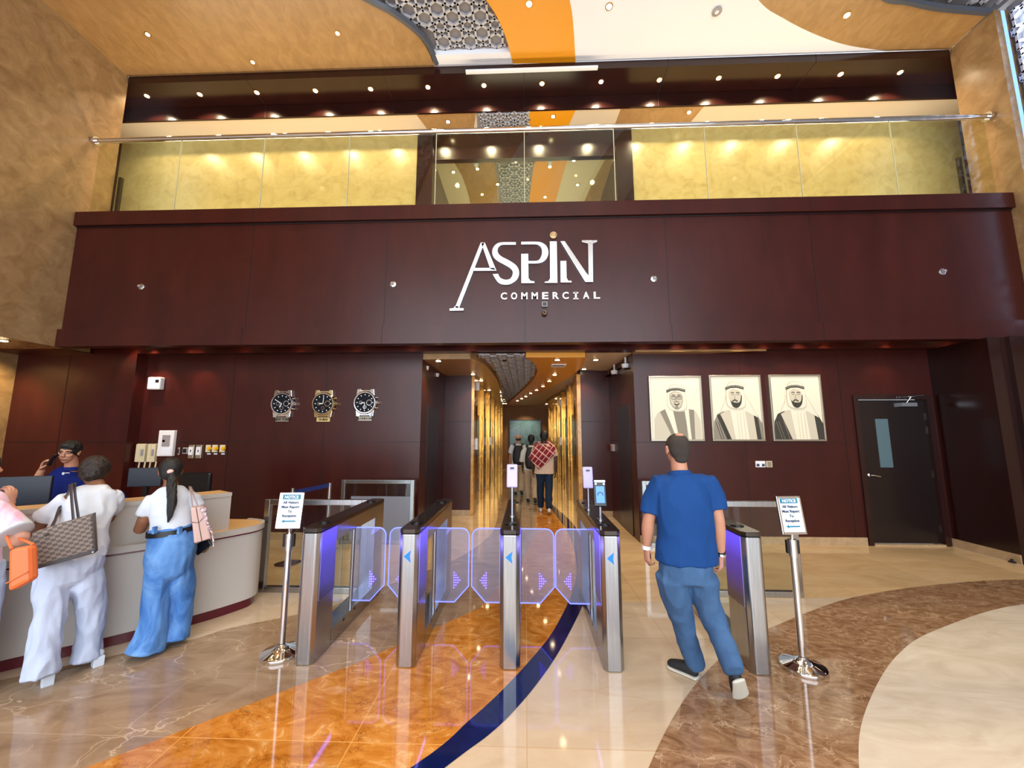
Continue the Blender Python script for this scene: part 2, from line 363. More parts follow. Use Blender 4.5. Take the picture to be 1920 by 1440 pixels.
# ---- lobby side walls (tan marble), upper part set over a recess on the left
wl = MB(); wl.box((-7.7, -6, 3.12), (-7.5, 6.25, 8.45)); wl.box((-9.1, -6, 3.12), (-7.701, 6.5, 3.3))
struct(wl, 'wall_left', M['tanwall'])
wl = MB(); wl.box((-9.1, -6, 0), (-8.85, 6.6, 3.12)); struct(wl, 'wall_left_lower', M['tanwall'])
wr = MB(); wr.box((7.5, 5.67, 3.12), (7.7, 6.25, 8.45)); wr.box((7.9, -6, 0), (8.1, 5.67, 8.45)); wr.box((7.5, 5.6, 0), (8.1, 5.67, 8.45))
struct(wr, 'wall_right', M['tanwall'])
# ---- lower wood walls
def grooves(mb, X0, X1, Y, zs, xs, z0=0, z1=3.12):
    for z in zs: mb.box((X0, Y-.004, z-.005), (X1, Y+.004, z+.005))
    for x in xs: mb.box((x-.004, Y-.004, z0), (x+.004, Y+.004, z1))
wb = MB()
wb.box((-6.7, 6.5, 0), (-1.78, 6.7, 3.12)); wb.box((-9.1, 6.3, 0), (-6.7, 6.7, 3.12)); wb.box((-1.98, 6.7, 0), (-1.78, 8.45, 3.12)); wb.box((-1.98, 8.45, 0), (-1.19, 8.7, 3.12))
wb.box((-9.1, 5.9, 3.108), (-7.48, 6.5, 3.118)); wb.box((-7.72, 6.26, 3.13), (-7.495, 6.6, 5.2)); wb.k = 1; grooves(wb, -6.7, -1.78, 6.5, [1.6], [-5.1, -3.45]); grooves(wb, -8.8, -6.7, 6.3, [1.6], [-7.9])
grooves(wb, -1.78, -1.19, 8.45, [.93, 2.0], []);
wb.box((-1.782, 6.5, 1.595), (-1.776, 8.45, 1.605))
struct(wb, 'wall_back_left', [M['wood'], M['groove']])
wb = MB()
wb.box((1.83, 6.5, 0), (5.42, 6.7, 3.12)); wb.box((5.42, 6.5, 2.32), (6.56, 6.7, 3.12)); wb.box((6.56, 6.5, 0), (6.9, 6.7, 3.12))
wb.box((1.83, 6.7, 0), (2.03, 8.45, 3.12)); wb.box((1.21, 8.45, 0), (2.03, 8.7, 3.12))
wb.k = 1; grooves(wb, 1.83, 5.4, 6.5, [1.6], [3.6, 5.2]); grooves(wb, 1.21, 1.83, 8.45, [.93, 2.0], []); wb.box((1.826, 6.5, 1.595), (1.832, 8.45, 1.605))
struct(wb, 'wall_back_right', [M['wood'], M['groove']])
wb = MB(); wb.box((6.66, 5.66, 0), (6.9, 6.5, 3.12)); wb.box((6.9, 5.6, 0), (7.5, 5.8, 3.12)); wb.box((7.495, 6.26, 3.13), (7.72, 6.6, 5.2)); struct(wb, 'wall_right_lower', M['wood_dark'])
# alcove side doors (dark, flush)
for n, x, y0 in ((1, -1.78, 6.95), (2, 1.83, 6.85)):
    s = 1 if x < 0 else -1
    d = MB(); d.box((min(x, x+s*.012), y0, .02), (max(x, x+s*.012), y0+.86, 2.25)); struct(d, 'door_%d' % n, M['doorblack'])
# skirting
for nm, a, b in (('baseboard_left', (-9, 6.285, 0), (-6.7, 6.3, .12)), ('baseboard_back_left', (-6.7, 6.485, 0), (-1.78, 6.5, .12)), ('baseboard_back_right', (1.83, 6.485, 0), (5.36, 6.5, .12)),
                 ('baseboard_pier_left', (-1.78, 8.435, 0), (-1.19, 8.45, .12)), ('baseboard_pier_right', (1.21, 8.435, 0), (1.83, 8.45, .12)), ('baseboard_right', (6.645, 5.66, 0), (6.66, 6.5, .12))):
    struct(MB().box(a, b), nm, M['skirt'])

# ---- balcony fascia
fa = MB(); fa.box((-7.49, 5.80, 3.38), (7.49, 6.5, 5.15)); fa.box((-7.49, 5.74, 3.12), (7.49, 5.90, 3.40)); fa.box((-7.49, 5.74, 5.17), (7.49, 5.98, 5.41))
fa.box((-7.49, 5.98, 5.15), (7.49, 6.26, 5.3)); fa.box((-8.7, 6.26, 5.15), (8.7, 7.3, 5.3)); fa.box((-7.49, 6.3, 3.115), (7.49, 6.52, 3.4))
fa.k = 1
for x in (-4.45, -2.22, 0, 2.22, 4.45): fa.box((x-.004, 5.796, 3.4), (x+.004, 5.8, 5.17)); fa.box((x-.004, 5.736, 3.12), (x+.004, 5.74, 3.4)); fa.box((x-.004, 5.736, 5.17), (x+.004, 5.74, 5.41))
fa.box((-7.49, 5.79, 5.15), (7.49, 5.86, 5.17)); fa.box((-7.49, 5.79, 3.4), (7.49, 5.82, 3.405))
struct(fa, 'wall_balcony_front', [M['wood'], M['groove']])
struct(MB().box((-7.49, 5.9, 3.34), (7.49, 6.3, 3.38)), 'ceiling_slot', M['wood'])
# ---- header above the balcony
he = MB(); he.box((-7.49, 6.24, 8.3), (7.49, 6.26, 8.45)); he.box((-8.7, 6.26, 8.3), (8.7, 6.8, 8.45)); he.box((-8.7, 6.8, 8.03), (8.7, 6.84, 8.45)); he.box((-8.9, 6.26, 5.3), (-8.7, 7.5, 8.45)); he.box((8.7, 6.26, 5.3), (8.9, 7.5, 8.45))
he.k = 1
for x in (-5.2, -2.6, 0, 2.6, 5.2): he.box((x-.004, 6.236, 8.3), (x+.004, 6.24, 8.45)); he.box((x-.004, 6.24, 8.296), (x+.004, 6.8, 8.3)); he.box((x-.004, 6.796, 8.03), (x+.004, 6.8, 8.3))
struct(he, 'wall_header', [M['wood_dark'], M['groove']])
# ---- balcony back wall with the wide opening
bw = MB(); bw.box((-8.7, 7.3, 5.3), (-2.23, 7.5, 8.1)); bw.box((2.2, 7.3, 5.3), (8.7, 7.5, 8.1))
struct(bw, 'wall_balcony_back', M['gold'])
bw = MB(); bw.box((-2.23, 7.26, 5.3), (-1.9, 7.5, 8.05)); bw.box((1.87, 7.26, 5.3), (2.2, 7.5, 8.05)); bw.box((-1.9, 7.3, 7.4), (1.87, 7.42, 8.05))
struct(bw, 'trim_1', M['wood_dark'])
# balcony ceiling and the upper hall ceiling behind
cb = MB(); cb.box((-8.7, 6.84, 8.05), (8.7, 12.5, 8.2)); cb.k = 0
def cpoly(mb, k, pts, z): mb.k = k; mb.poly([(p[0], p[1], z) for p in pts])
for k, x0, x1 in ((1, 780, 893), (3, 893, 993), (2, 993, 1080), (1, 1165, 1322)):
    a = at(x0, 212, 6.84).x; b = at(x1, 212, 6.84).x; c = 6.0 if x1 == 1322 else 7.3; cpoly(cb, k, [(a, 6.84), (b, 6.84), (b-.12, 7.3), (a+(.15 if k == 1 and x0 < 900 else -.03), 7.3)], 8.046)
struct(cb, 'ceiling_balcony', [M['cream'], M['tanceil'], M['orange'], M['lattice_back']], fix=False)
cu_ = MB(); cu_.box((-1.9, 7.42, 7.46), (1.87, 12.5, 7.6)); ZU = 7.455
U = lambda *a: [onz(q[0], q[1], ZU) for q in a]
cpoly(cu_, 1, smoothpath(U((851, 304), (866, 330), (875, 355), (881, 377), (886, 410)))+smoothpath(U((950, 410), (935, 377), (932, 340), (927, 302))), ZU)
cpoly(cu_, 3, U((927, 302), (932, 340), (935, 377), (950, 410), (985, 410), (992, 377), (1002, 299)), ZU)
cpoly(cu_, 2, U((1002, 299), (992, 377), (985, 410), (1025, 410), (1042, 377), (1052, 340), (1065, 296)), ZU)
cpoly(cu_, 1, U((1137, 295), (1112, 340), (1096, 377), (1088, 400), (1115, 400), (1147, 320), (1147, 295)), ZU)
UL = U((927, 302), (932, 340), (935, 377), (950, 410), (985, 410), (992, 377), (1002, 299))
struct(lattice([(p.x, p.y) for p in UL], .42, .035, .03, lambda x, y, h: V((x, y, 7.452-h))), 'ceiling_upper_lattice', M['lattice'])
la, lb_ = at(893, 212, 6.84).x, at(993, 212, 6.84).x
struct(lattice([(la, 6.84), (lb_, 6.84), (lb_, 7.3), (la+.1, 7.3)], .3, .03, .03, lambda x, y, h: V((x, y, 8.044-h))), 'ceiling_balcony_lattice', M['lattice'])
struct(cu_, 'ceiling_upper_hall', [M['cream'], M['tanceil'], M['orange'], M['lattice_back']], fix=False)
uw = MB(); uw.box((-2.1, 7.5, 5.3), (-1.9, 12.5, 7.5)); uw.box((1.87, 7.5, 5.3), (2.07, 12.5, 7.5)); uw.box((-1.9, 12.3, 5.3), (1.87, 12.5, 7.5)); uw.box((-1.9, 7.3, 5.1), (1.87, 12.5, 5.3))
struct(uw, 'wall_upper_hall', M['wood_dark'])
bgls = MB(); bgls.box((-1.9, 7.34, 5.3), (1.87, 7.352, 7.4)); struct(bgls, 'window_2', M['glass_rail'])

# ---- lobby ceiling
ce = MB(); ZC = 8.45; ce.box((-7.7, -6, 8.6), (8.1, 6.3, 8.75)); ce.k = 0
Q = lambda *a: [onz(q[0], q[1], ZC) for q in a]
# white field (index 0), tan fields (1), orange (2), trim (3)
tl = smoothpath([(-7.2, -6, 0), (-6.4, -1, 0), (-4.6, 3.0, 0), (-3.4, 4.5, 0)]+Q((680, 0), (735, 30), (790, 75), (814, 122)))
def slab(k, pts, z0, z1): ce.k = k; ce.prism([(p[0], p[1], z0) for p in pts], (0, 0, z1-z0))
slab(1, [(-7.5, -6)]+tl+[(tl[-1].x, 6.24), (-7.5, 6.24)], 8.45, 8.59)
orl = smoothpath([(-5.6, -6, 0), (-4.2, -1, 0), (-2.4, 2.8, 0), (-1.2, 4.4, 0)]+Q((912, 0), (945, 60), (962, 119)))
orr = smoothpath([(-2.6, -6, 0), (-1.6, -1, 0), (-.5, 2.6, 0), (.4, 4.4, 0)]+Q((1068, 0), (1075, 50), (1079, 116)))
slab(2, orl+orr[::-1], 8.44, 8.59)
wr_ = smoothpath([(1.6, -6, 0), (1.4, -1, 0), (1.9, 3, 0), (2.8, 4.6, 0)]+Q((1422, 0), (1470, 35), (1530, 65), (1590, 85), (1665, 96)))
slab(0, orr+wr_[::-1], 8.45, 8.59)
edge = smoothpath([(2.6, -6, 0), (2.7, -1, 0), (3.3, 3, 0), (4.6, 4.8, 0)]+Q((1650, -4), (1700, 8), (1760, 20), (1850, 28)))
slab(1, wr_+[V((7.5, 6.24, 0))]+edge[::-1], 8.45, 8.59)
slab(0, [V((tl[-1].x, 6.24, 0)), V((tl[-1].x, 6.02, 0)), V((orl[-1].x, 6.02, 0)), V((orl[-1].x, 6.24, 0))], 8.45, 8.59)
ce.k = 3
ce.tube([(p.x+.05, p.y-.02, 8.47) for p in tl], .055, 6); ce.tube([(p.x, p.y-.03, 8.47) for p in edge], .055, 6)
struct(ce, 'ceiling', [M['white'], M['tanceil'], M['orange'], M['trimgrey']])

lp = [(p.x+.08, p.y) for p in tl if p.y > 0]+[(tl[-1].x+.02, 6.02), (orl[-1].x-.02, 6.02)]+[(p.x-.03, p.y) for p in orl[::-1] if p.y > 0]
lt = lattice(lp, .46, .035, .05, lambda x, y, h: V((x, y, 8.58-h)))
o = struct(lt, 'ceiling_lattice', M['lattice'])
lq = [(p.x, p.y-.05) for p in edge if p.y > 0]+[(7.6, 5.6), (7.6, .2), (3.2, .2)]
struct(lattice(lq, .46, .035, .05, lambda x, y, h: V((x, y, 8.58-h))), 'ceiling_lattice_right', M['lattice'])
lb = MB(); lb.box((-6, -1, 8.575), (7.7, 6.02, 8.598)); struct(lb, 'ceiling_lattice_ground', M['lattice_back'])
# lattice on the right hand wall in front of the balcony, with a cool strip light behind its edge
lw = lattice([(1.5, 3.2), (5.6, 3.2), (5.6, 8.4), (1.5, 8.4)], .46, .035, .06, lambda y, z, h: V((7.72-h, y, z)))
struct(lw, 'wall_right_lattice', M['lattice'])
struct(MB().box((7.72, -2, 3.1), (7.76, 5.62, 8.5)), 'wall_right_lattice_ground', M['lattice_back'])
struct(MB().box((7.60, 5.60, 3.2), (7.66, 5.625, 8.44)), 'trim_2', M['blueglow'])
lamp('AREA', (7.62, 5.5, 5.8), 26, (.6, .75, 1), .08, (radians(-90), 0, radians(10)), sy=5)

# glass entrance front behind the photographer
wf = MB()
for x in [-7.6+1.52*i for i in range(11)]: wf.box((x-.05, -6.1, 0), (x+.05, -5.95, 8.45))
for z in (2.6, 5.4): wf.box((-7.7, -6.1, z-.05), (7.7, -5.95, z+.05))
struct(wf, 'window_1', M['trimgrey'])

# ---- corridor
cw = MB()
for s in (-1, 1):
    X = 1.2*s; o_ = .25*s
    cw.k = 0; cw.box((min(X, X+o_), 8.7, 0), (max(X, X+o_), 19.6, 3.05))
cw.k = 1; cw.box((-1.5, 19.6, 0), (1.5, 19.8, 3.2))
struct(cw, 'wall_corridor', [M['mirror_gold'], marble('brown end wall', [(150, 104, 48), (172, 122, 60)], 2, (1, 1, .2), .5)])
pil = MB()
for s in (-1, 1):
    y = 8.72; n = 0
    while y < 19.2:
        pil.box((min(1.2*s, 1.13*s), y, 0), (max(1.2*s, 1.13*s), y+.34, 3.04)); y += 1.72
struct(pil, 'trim_3', M['mirror_gold'])
gs = MB(); gs.box((1.13, 8.45, 0), (1.21, 8.72, 3.04)); gs.box((-1.19, 8.45, 0), (-1.13, 8.72, 3.04)); struct(gs, 'trim_4', M['goldstone'])
n = 3
for s in (-1, 1):
    for i in range(5):
        y = 9.14+1.72*i; d = MB(); d.box((min(1.2*s, 1.185*s), y+.12, 0), (max(1.2*s, 1.185*s), y+1.14, 2.2)); d.k = 1; d.box((min(1.186*s, 1.18*s), y+.622, 0), (max(1.186*s, 1.18*s), y+.63, 2.2))
        struct(d, 'door_%d' % n, [M['mirror_steel'], M['groove']]); n += 1
# corridor ceiling
cc = MB(); ZL = 3.06
cc.box((-2, 6.53, 3.12), (2, 8.7, 3.3)); cc.box((-1.5, 8.4, 3.12), (1.5, 19.7, 3.3)); cc.k = 0
R_ = lambda *a: [onz(q[0], q[1], ZL) for q in a]
def cslab(k, pts, z0, z1=3.12): cc.k = k; cc.prism([(p[0], p[1], z0) for p in pts], (0, 0, z1-z0))
tlc = smoothpath(R_((882, 667), (908, 680), (926, 700), (936, 720), (938, 740), (940, 752), (944, 760)))
cslab(1, [V((-1.775, 6.515, 0))]+R_((810, 690), (850, 706), (872, 717))+[V((-1.19, 8.6, 0)), V((-1.19, 19.6, 0))]+tlc[::-1]+[V((tlc[0].x, 6.5, 0))], 3.02)
orl2 = smoothpath(R_((986, 667), (1003, 680), (1007, 695), (996, 715), (975, 735), (960, 748), (950, 756)))
orr2 = smoothpath(R_((1097, 667), (1091, 684), (1075, 700), (1050, 715), (1020, 731), (992, 744), (975, 752), (958, 760)))
cslab(2, orl2+orr2[::-1], 3.03)
cslab(1, R_((1205, 668), (1160, 690), (1113, 713), (1140, 713), (1188, 690))+[V((1.83, 6.52, 0))], 2.98)
cslab(1, R_((1064, 734), (1040, 742), (1024, 752), (1030, 760), (1070, 750)), 3.0)
struct(cc, 'ceiling_corridor', [M['cream'], M['tanceil'], M['orange']])
lp2 = [(p.x+.04, p.y) for p in tlc if p.y < 19]+[(p.x-.02, p.y) for p in orl2[::-1] if p.y < 19]
struct(lattice(lp2, .30, .03, .03, lambda x, y, h: V((x, y, 3.10-h))), 'ceiling_corridor_lattice', M['lattice'])
cg = MB(); cg.poly([(p[0], p[1], 3.105) for p in lp2]); struct(cg, 'ceiling_corridor_ground', M['lattice_back'], fix=False)
# tan soffit above the pictures on the right
so = MB(); so.prism([(1.83, 6.32, 3.085), (3.95, 6.32, 3.085), (3.1, 6.5, 3.085), (1.83, 6.5, 3.085)], (0, 0, .03)); struct(so, 'trim_5', M['tanceil'])
#END_SETTING

# ================================================================== THINGS
# ---- glass entrance door in the right back wall
def door_right():
    t = thing('glazed_door', 'dark brown fire door with a narrow vertical glass pane, right of the portraits', 'door', (5.98, 6.5, 0))
    MB().box((5.44, 6.53, .03), (6.53, 6.575, 2.29)).build('door_leaf', M['doorblack'], t, bevel=.004)
    f = MB(); f.box((5.37, 6.47, 0), (5.445, 6.6, 2.37)); f.box((6.525, 6.47, 0), (6.6, 6.6, 2.37)); f.box((5.445, 6.47, 2.295), (6.525, 6.6, 2.37)); f.build('door_frame', M['wood_dark'], t)
    MB().box((5.72, 6.522, 1.2), (5.92, 6.532, 1.98)).build('glass_pane', M['door_glass'], t)
    h = MB().lathe((5.53, 6.53, 1.08), [(.028, 0), (.028, .012), (.012, .02), (.012, .05)], 16, 'y').tube([(5.53, 6.485, 1.08), (5.56, 6.475, 1.08), (5.66, 6.475, 1.06)], .01); h.build('handle', M['chrome'], t, smooth=True)
    c = MB().box((6.12, 6.46, 2.18), (6.36, 6.53, 2.24)).tube([(6.2, 6.47, 2.24), (6.24, 6.43, 2.33), (6.44, 6.46, 2.36)], .01).tube([(6.08, 6.45, 2.33), (6.46, 6.45, 2.36)], .012)
    c.build('door_closer', M['chrome'], t, smooth=True)
    for z in (.25, 1.1, 1.8, 2.02): MB().tube([(6.535, 6.52, z-.055), (6.535, 6.52, z+.055)], .011).build('hinge', M['chrome'], t, smooth=True)
    MB().box((5.445, 6.47, 0), (6.525, 6.56, .025)).build('threshold', M['skirt'], t)
door_right()
st = MB().box((6.60, 6.0, 0), (6.64, 6.06, .02)).tube([(6.62, 6.03, .02), (6.62, 6.03, .05)], .015); 
o = st.build('door_stop', M['rubber']); o.location = o.location+V((-.01, -.3, 0)); tag(o, 'small black door stop on the floor by the right hand skirting', 'door stop')

# ---- sign letters
M['dotmetal'] = mat('brushed brass dot', (176, 150, 112), .45, .7)
def sign():
    t = thing('lobby_sign', 'silver ASPIN COMMERCIAL lettering on the mahogany balcony front', 'sign', (.25, 5.78, 3.6))
    def c(x, y): return at(820+x/5.647, 400+y/5.647, 5.78)
    def letter(polys):
        mb = MB()
        for p in polys:
            p = [c(*q) for q in p]; mb.prism([(q.x, 5.80, q.z) for q in p], (0, -.045, 0))
        mb.build('letter', M['signsteel'], t, bevel=.003)
    letter([[(460, 315), (503, 315), (232, 1008), (187, 1008)], [(466, 325), (505, 315), (628, 612), (560, 596)], [(376, 616), (392, 583), (600, 583), (628, 614)], [(132, 1012), (175, 1008), (192, 985), (222, 985), (240, 1008), (282, 1010), (280, 1034), (132, 1036)]])
    def band(pa, pb): return [[pa[i], pa[i+1], pb[i+1], pb[i]] for i in range(len(pa)-1)]
    def sm(l): return [(p.x, p.y) for p in smoothpath([(a, b, 0) for a, b in l], 4)]
    oa = sm([(832, 313), (700, 313), (640, 325), (598, 362), (582, 415), (596, 470), (640, 512), (700, 545), (765, 583), (798, 620), (796, 660), (775, 696), (735, 710), (690, 702), (660, 680), (645, 648)])
    ob = sm([(832, 341), (705, 341), (668, 350), (645, 375), (640, 410), (655, 442), (690, 470), (750, 500), (820, 545), (856, 590), (866, 645), (848, 700), (800, 742), (735, 762), (650, 742), (587, 650)])
    mb = MB()
    n = min(len(oa), len(ob))
    for q in band(oa[:n], ob[:n]):
        q = [c(*k) for k in q]; mb.prism([(k.x, 5.80, k.z) for k in q], (0, -.045, 0))
    mb.build('letter', M['signsteel'], t)
    pa = sm([(888, 309), (1050, 308), (1110, 320), (1155, 355), (1176, 418), (1160, 480), (1120, 520), (1060, 537), (962, 538)])
    pb = sm([(888, 338), (1035, 337), (1072, 347), (1098, 372), (1108, 418), (1098, 465), (1075, 500), (1040, 511), (962, 511)])
    mb = MB()
    for q in band(pa, pb)+[[(888, 437), (962, 435), (965, 695), (890, 745)], [(890, 745), (965, 690), (985, 720), (1028, 728), (1028, 744)]]:
        q = [c(*k) for k in q]; mb.prism([(k.x, 5.80, k.z) for k in q], (0, -.045, 0))
    mb.build('letter', M['signsteel'], t)
    p = c(1228, 235); mb = MB().lathe((p.x, 5.80, p.z), [(.057, 0), (.057, .04), (.03, .05)], 28, 'y'); o = mb.build('letter_dot', M['dotmetal'], t, smooth=False); o['label'] = 'round brass dot over the I'
    letter([[(1188, 303), (1265, 303), (1272, 743), (1192, 743)], [(1195, 690), (1195, 743), (1135, 743), (1135, 729), (1172, 724)]])
    letter([[(1300, 510), (1366, 508), (1370, 690), (1302, 738)], [(1302, 738), (1370, 688), (1385, 718), (1422, 722), (1420, 739)],
            [(1300, 302), (1348, 300), (1575, 635), (1592, 655), (1648, 733), (1565, 733)], [(1598, 660), (1592, 320), (1645, 320), (1648, 733)], [(1527, 308), (1527, 293), (1692, 293), (1690, 308), (1645, 325), (1592, 325)]])
    for i, ch in enumerate('COMMERCIAL'):
        x = 704+i*(1684-704)/9; p = c(x, 880-i*1.0)
        text(ch, .152, (p.x, 5.788, p.z), (1, 0, 0), (0, 0, 1), M['signwhite'], t, 'letter', .012, .004, width=.098 if ch not in 'I' else .03)
        if ch == 'I':
            for dz in (-.048, .048): MB().box((p.x-.04, 5.776, p.z+dz-.008), (p.x+.04, 5.80, p.z+dz+.008)).build('letter_serif', M['signwhite'], t)
sign()
# discs and camera on the balcony front
for i, (px, py) in enumerate(((266, 538), (737, 533), (1226, 523), (1766, 510))):
    p = at(px, py, 5.8); t = thing('sprinkler_plate', 'round steel sprinkler plate on the mahogany front, %s from the left' % ORD[i], 'sprinkler', (p.x, 5.8, p.z), 'sprinkler plates on the balcony front')
    MB().lathe(p, [(.05, 0), (.05, .012), (.03, .02)], 24, 'y').build('plate', M['chrome'], t, smooth=True)
    MB().lathe((p.x, 5.785, p.z), [(.018, 0), (.012, .03), (.02, .035), (.02, .04)], 16, 'y').build('nozzle', M['grey_plastic'], t, smooth=True)
p = at(1021, 572, 5.8); t = thing('security_camera', 'small camera with square back box and round eye below the silver sign', 'camera', (p.x, 5.8, p.z))
MB().box((p.x-.045, 5.75, p.z-.04), (p.x+.045, 5.8, p.z+.04)).build('back_box', M['grey_plastic'], t, bevel=.006)
MB().box((p.x-.03, 5.744, p.z-.026), (p.x+.03, 5.751, p.z+.026)).build('lens_window', M['black'], t)
q = at(1021, 587, 5.76); d = MB().ball((q.x, 5.75, q.z), .045); d.build('camera_dome', M['chrome'], t, smooth=True); MB().ball((q.x, 5.715, q.z), .02).build('lens', M['black'], t, smooth=True)

# ---- railing
M['edgeglass'] = mat('pale glass edge', (196, 190, 160), .3)
def railing():
    t = thing('glass_railing', 'frameless glass railing with a round steel handrail on the balcony', 'railing', (0, 5.86, 5.41))
    MB().tube([(-7.46, 5.86, 6.80), (7.46, 5.86, 6.80)], .042, 16).build('handrail', M['chrome'], t, smooth=True)
    for x in (-7.46, 7.46): MB().lathe((x, 5.86, 6.8), [(.075, -.02), (.075, .02)], 20, 'x').build('wall_rosette', M['chrome'], t, smooth=True)
    for k in range(-5, 5):
        MB().box((k*1.478+.006, 5.853, 5.411), (k*1.478+1.472, 5.865, 6.77)).build('glass_panel', M['glass_rail'], t)
    for k in range(-4, 5): MB().box((k*1.478-.005, 5.85, 5.411), (k*1.478+.005, 5.868, 6.77)).build('glass_edge', M['edgeglass'], t)
    for x, px in ((-7.44, 218), (7.42, 1805)):
        MB().box((x-.02, 6.28, 5.35), (x+.03, 6.33, 6.42)).build('end_post', M['black'], t)
railing()
# camera ball seen at the left end of the balcony
p = at(228, 392, 5.9); o = MB().ball((p.x, 5.94, 5.45), (.09, .05, .05)).build('cloth_bundle', M['whiteplastic'], smooth=True); tag(o, 'small white bundle lying at the left end of the balcony ledge', 'bundle')

# ---- strip grille on the header
o = MB().box((-1.06, 6.17, 8.26), (1.33, 6.235, 8.30)).build('linear_diffuser', M['whiteplastic'], bevel=.004); tag(o, 'long white linear air diffuser on the header above the balcony', 'air diffuser')

# ---- recessed lamps
def downlight(p, r, label, group, power, bulb='bulb', spot=True, angle=75, col=(1, .78, .5), rim='gold_ring', name='ceiling_spotlight', tilt=(0, 0, 0)):
    t = thing(name, label, 'ceiling light', p, group); x, y, z = p
    MB().lathe((x, y, z-.008), [(r*.72, .008), (r*.72, 0), (r, 0), (r, .008)], 20).build('rim', M[rim], t, smooth=False)
    MB().lathe((x, y, z-.010), [(r*.7, .002), (r*.66, -.004)], 20).build('lens', M[bulb], t)
    if spot and power: lamp('SPOT', (x, y, z-.03), power, col, .04, tilt, angle)
HP = [(285, 188), (383, 185), (488, 181), (596, 177), (698, 173), (804, 169), (908, 165), (1016, 161), (1126, 157), (1235, 153), (1346, 149), (1456, 145), (1574, 141), (1687, 136)]
for i, q in enumerate(HP):
    p = onz(q[0], q[1], 8.3); downlight((p.x, 6.5, 8.30), .055, 'bright round spotlight under the dark header, %s from the left' % ORD[i], 'spotlights under the header', 80, angle=130, tilt=(radians(10), 0, 0))
for i, (px, py, b) in enumerate(((277, 64, 1), (633, 62, 1), (474, 116, 0))):
    p = onz(px, py, 8.45); downlight(tuple(p), .045, 'small round lamp in the tan ceiling, ' + ['far left', 'near the grey lattice', 'beside the header'][i], 'small lamps in the tan ceiling', 20, 'bulb_dim')
for px, py, z, l in ((992, 7, 8.44, 'round lamp in the orange ceiling band, nearest to the lattice'), (1142, 12, 8.45, 'round lamp in the white ceiling next to the orange band'), (1588, 28, 8.45, 'bright round lamp in the tan ceiling at upper right')):
    downlight(tuple(onz(px, py, z)), .06, l, 'lamps in the lobby ceiling', 45)
p = onz(1344, 20, 8.45); t = thing('smoke_detector', 'grey ring shaped detector in the white lobby ceiling', 'smoke detector', tuple(p))
MB().lathe((p.x, p.y, 8.43), [(.07, .02), (.075, 0), (.045, -.01)], 24).build('ring', M['grey_plastic'], t, smooth=True); MB().lathe((p.x, p.y, 8.415), [(.03, .01), (.03, 0)], 20).build('sensor', M['whiteplastic'], t)
for px, py, l in ((840, 228, 'round lamp in the tan strip of the balcony ceiling'), (1037, 218, 'round lamp in the orange strip of the balcony ceiling'), (1292, 210, 'round lamp in the right tan part of the balcony ceiling')):
    p = onz(px, py, 8.045); downlight((p.x, p.y, 8.045), .05, l, 'lamps in the balcony ceiling', 30)
# added fixtureless area lights at floor level, brightening the balcony and upper hall ceilings
for x in (-4.9, 4.9): lamp('AREA', (x, 6.95, 5.36), 75, (1, .82, .58), 5.4, (radians(180), 0, 0), sy=.3)
lamp('AREA', (0, 6.95, 5.36), 30, (1, .82, .58), 3.6, (radians(180), 0, 0), sy=.3); lamp('AREA', (0, 9.3, 5.36), 60, (1, .84, .62), 2.6, (radians(180), 0, 0), sy=2.4)
UP = [(850, 322), (895, 316), (904, 364), (933, 345), (968, 302), (1031, 312), (1022, 369), (1076, 300), (1083, 346), (1104, 296)]
for i, q in enumerate(UP):
    p = onz(q[0], q[1], 7.455); downlight((p.x, p.y, 7.453), .045, 'round lamp in the ceiling of the upper hall, %s from the left' % ORD[i], 'lamps in the upper hall', 28 if i % 2 == 0 else 0)
for i, q in enumerate(((894, 312), (1031, 308))):
    p = onz(q[0], q[1], 7.44); o = MB().lathe((p.x, p.y-.1, 7.36), [(.03, 0), (.05, .03), (.05, .095)], 18).build('dome_camera', M['whiteplastic'], smooth=True); tag(o, 'white dome camera on the %s of the upper hall ceiling' % ('tan band' if i == 0 else 'orange band'), 'camera', 'cameras in the upper hall')
# lamps hidden in the slot under the balcony front, washing the wood wall
for i in range(15):
    x = -6.72+i*.965; downlight((x, 6.16, 3.335), .05, 'warm lamp in the slot under the balcony front, %s from the left' % ORD[i], 'slot lamps under the balcony front', 16 if (x < -4.8 or x > 2.2) else 6, 'bulb', angle=70, tilt=(radians(12), 0, 0), col=(1, .72, .42))
p = onz(6, 638, 3.12); downlight((p.x, p.y, 3.118), .07, 'bright lamp in the ledge above the left gold wall', None, 70, col=(1, .75, .4))
lamp('SPOT', (-8.35, 5.6, 3.1), 120, (1, .78, .38), .05, (0, radians(22), 0), 130)  # added spot without a fixture, brightens the left wall below the ledge
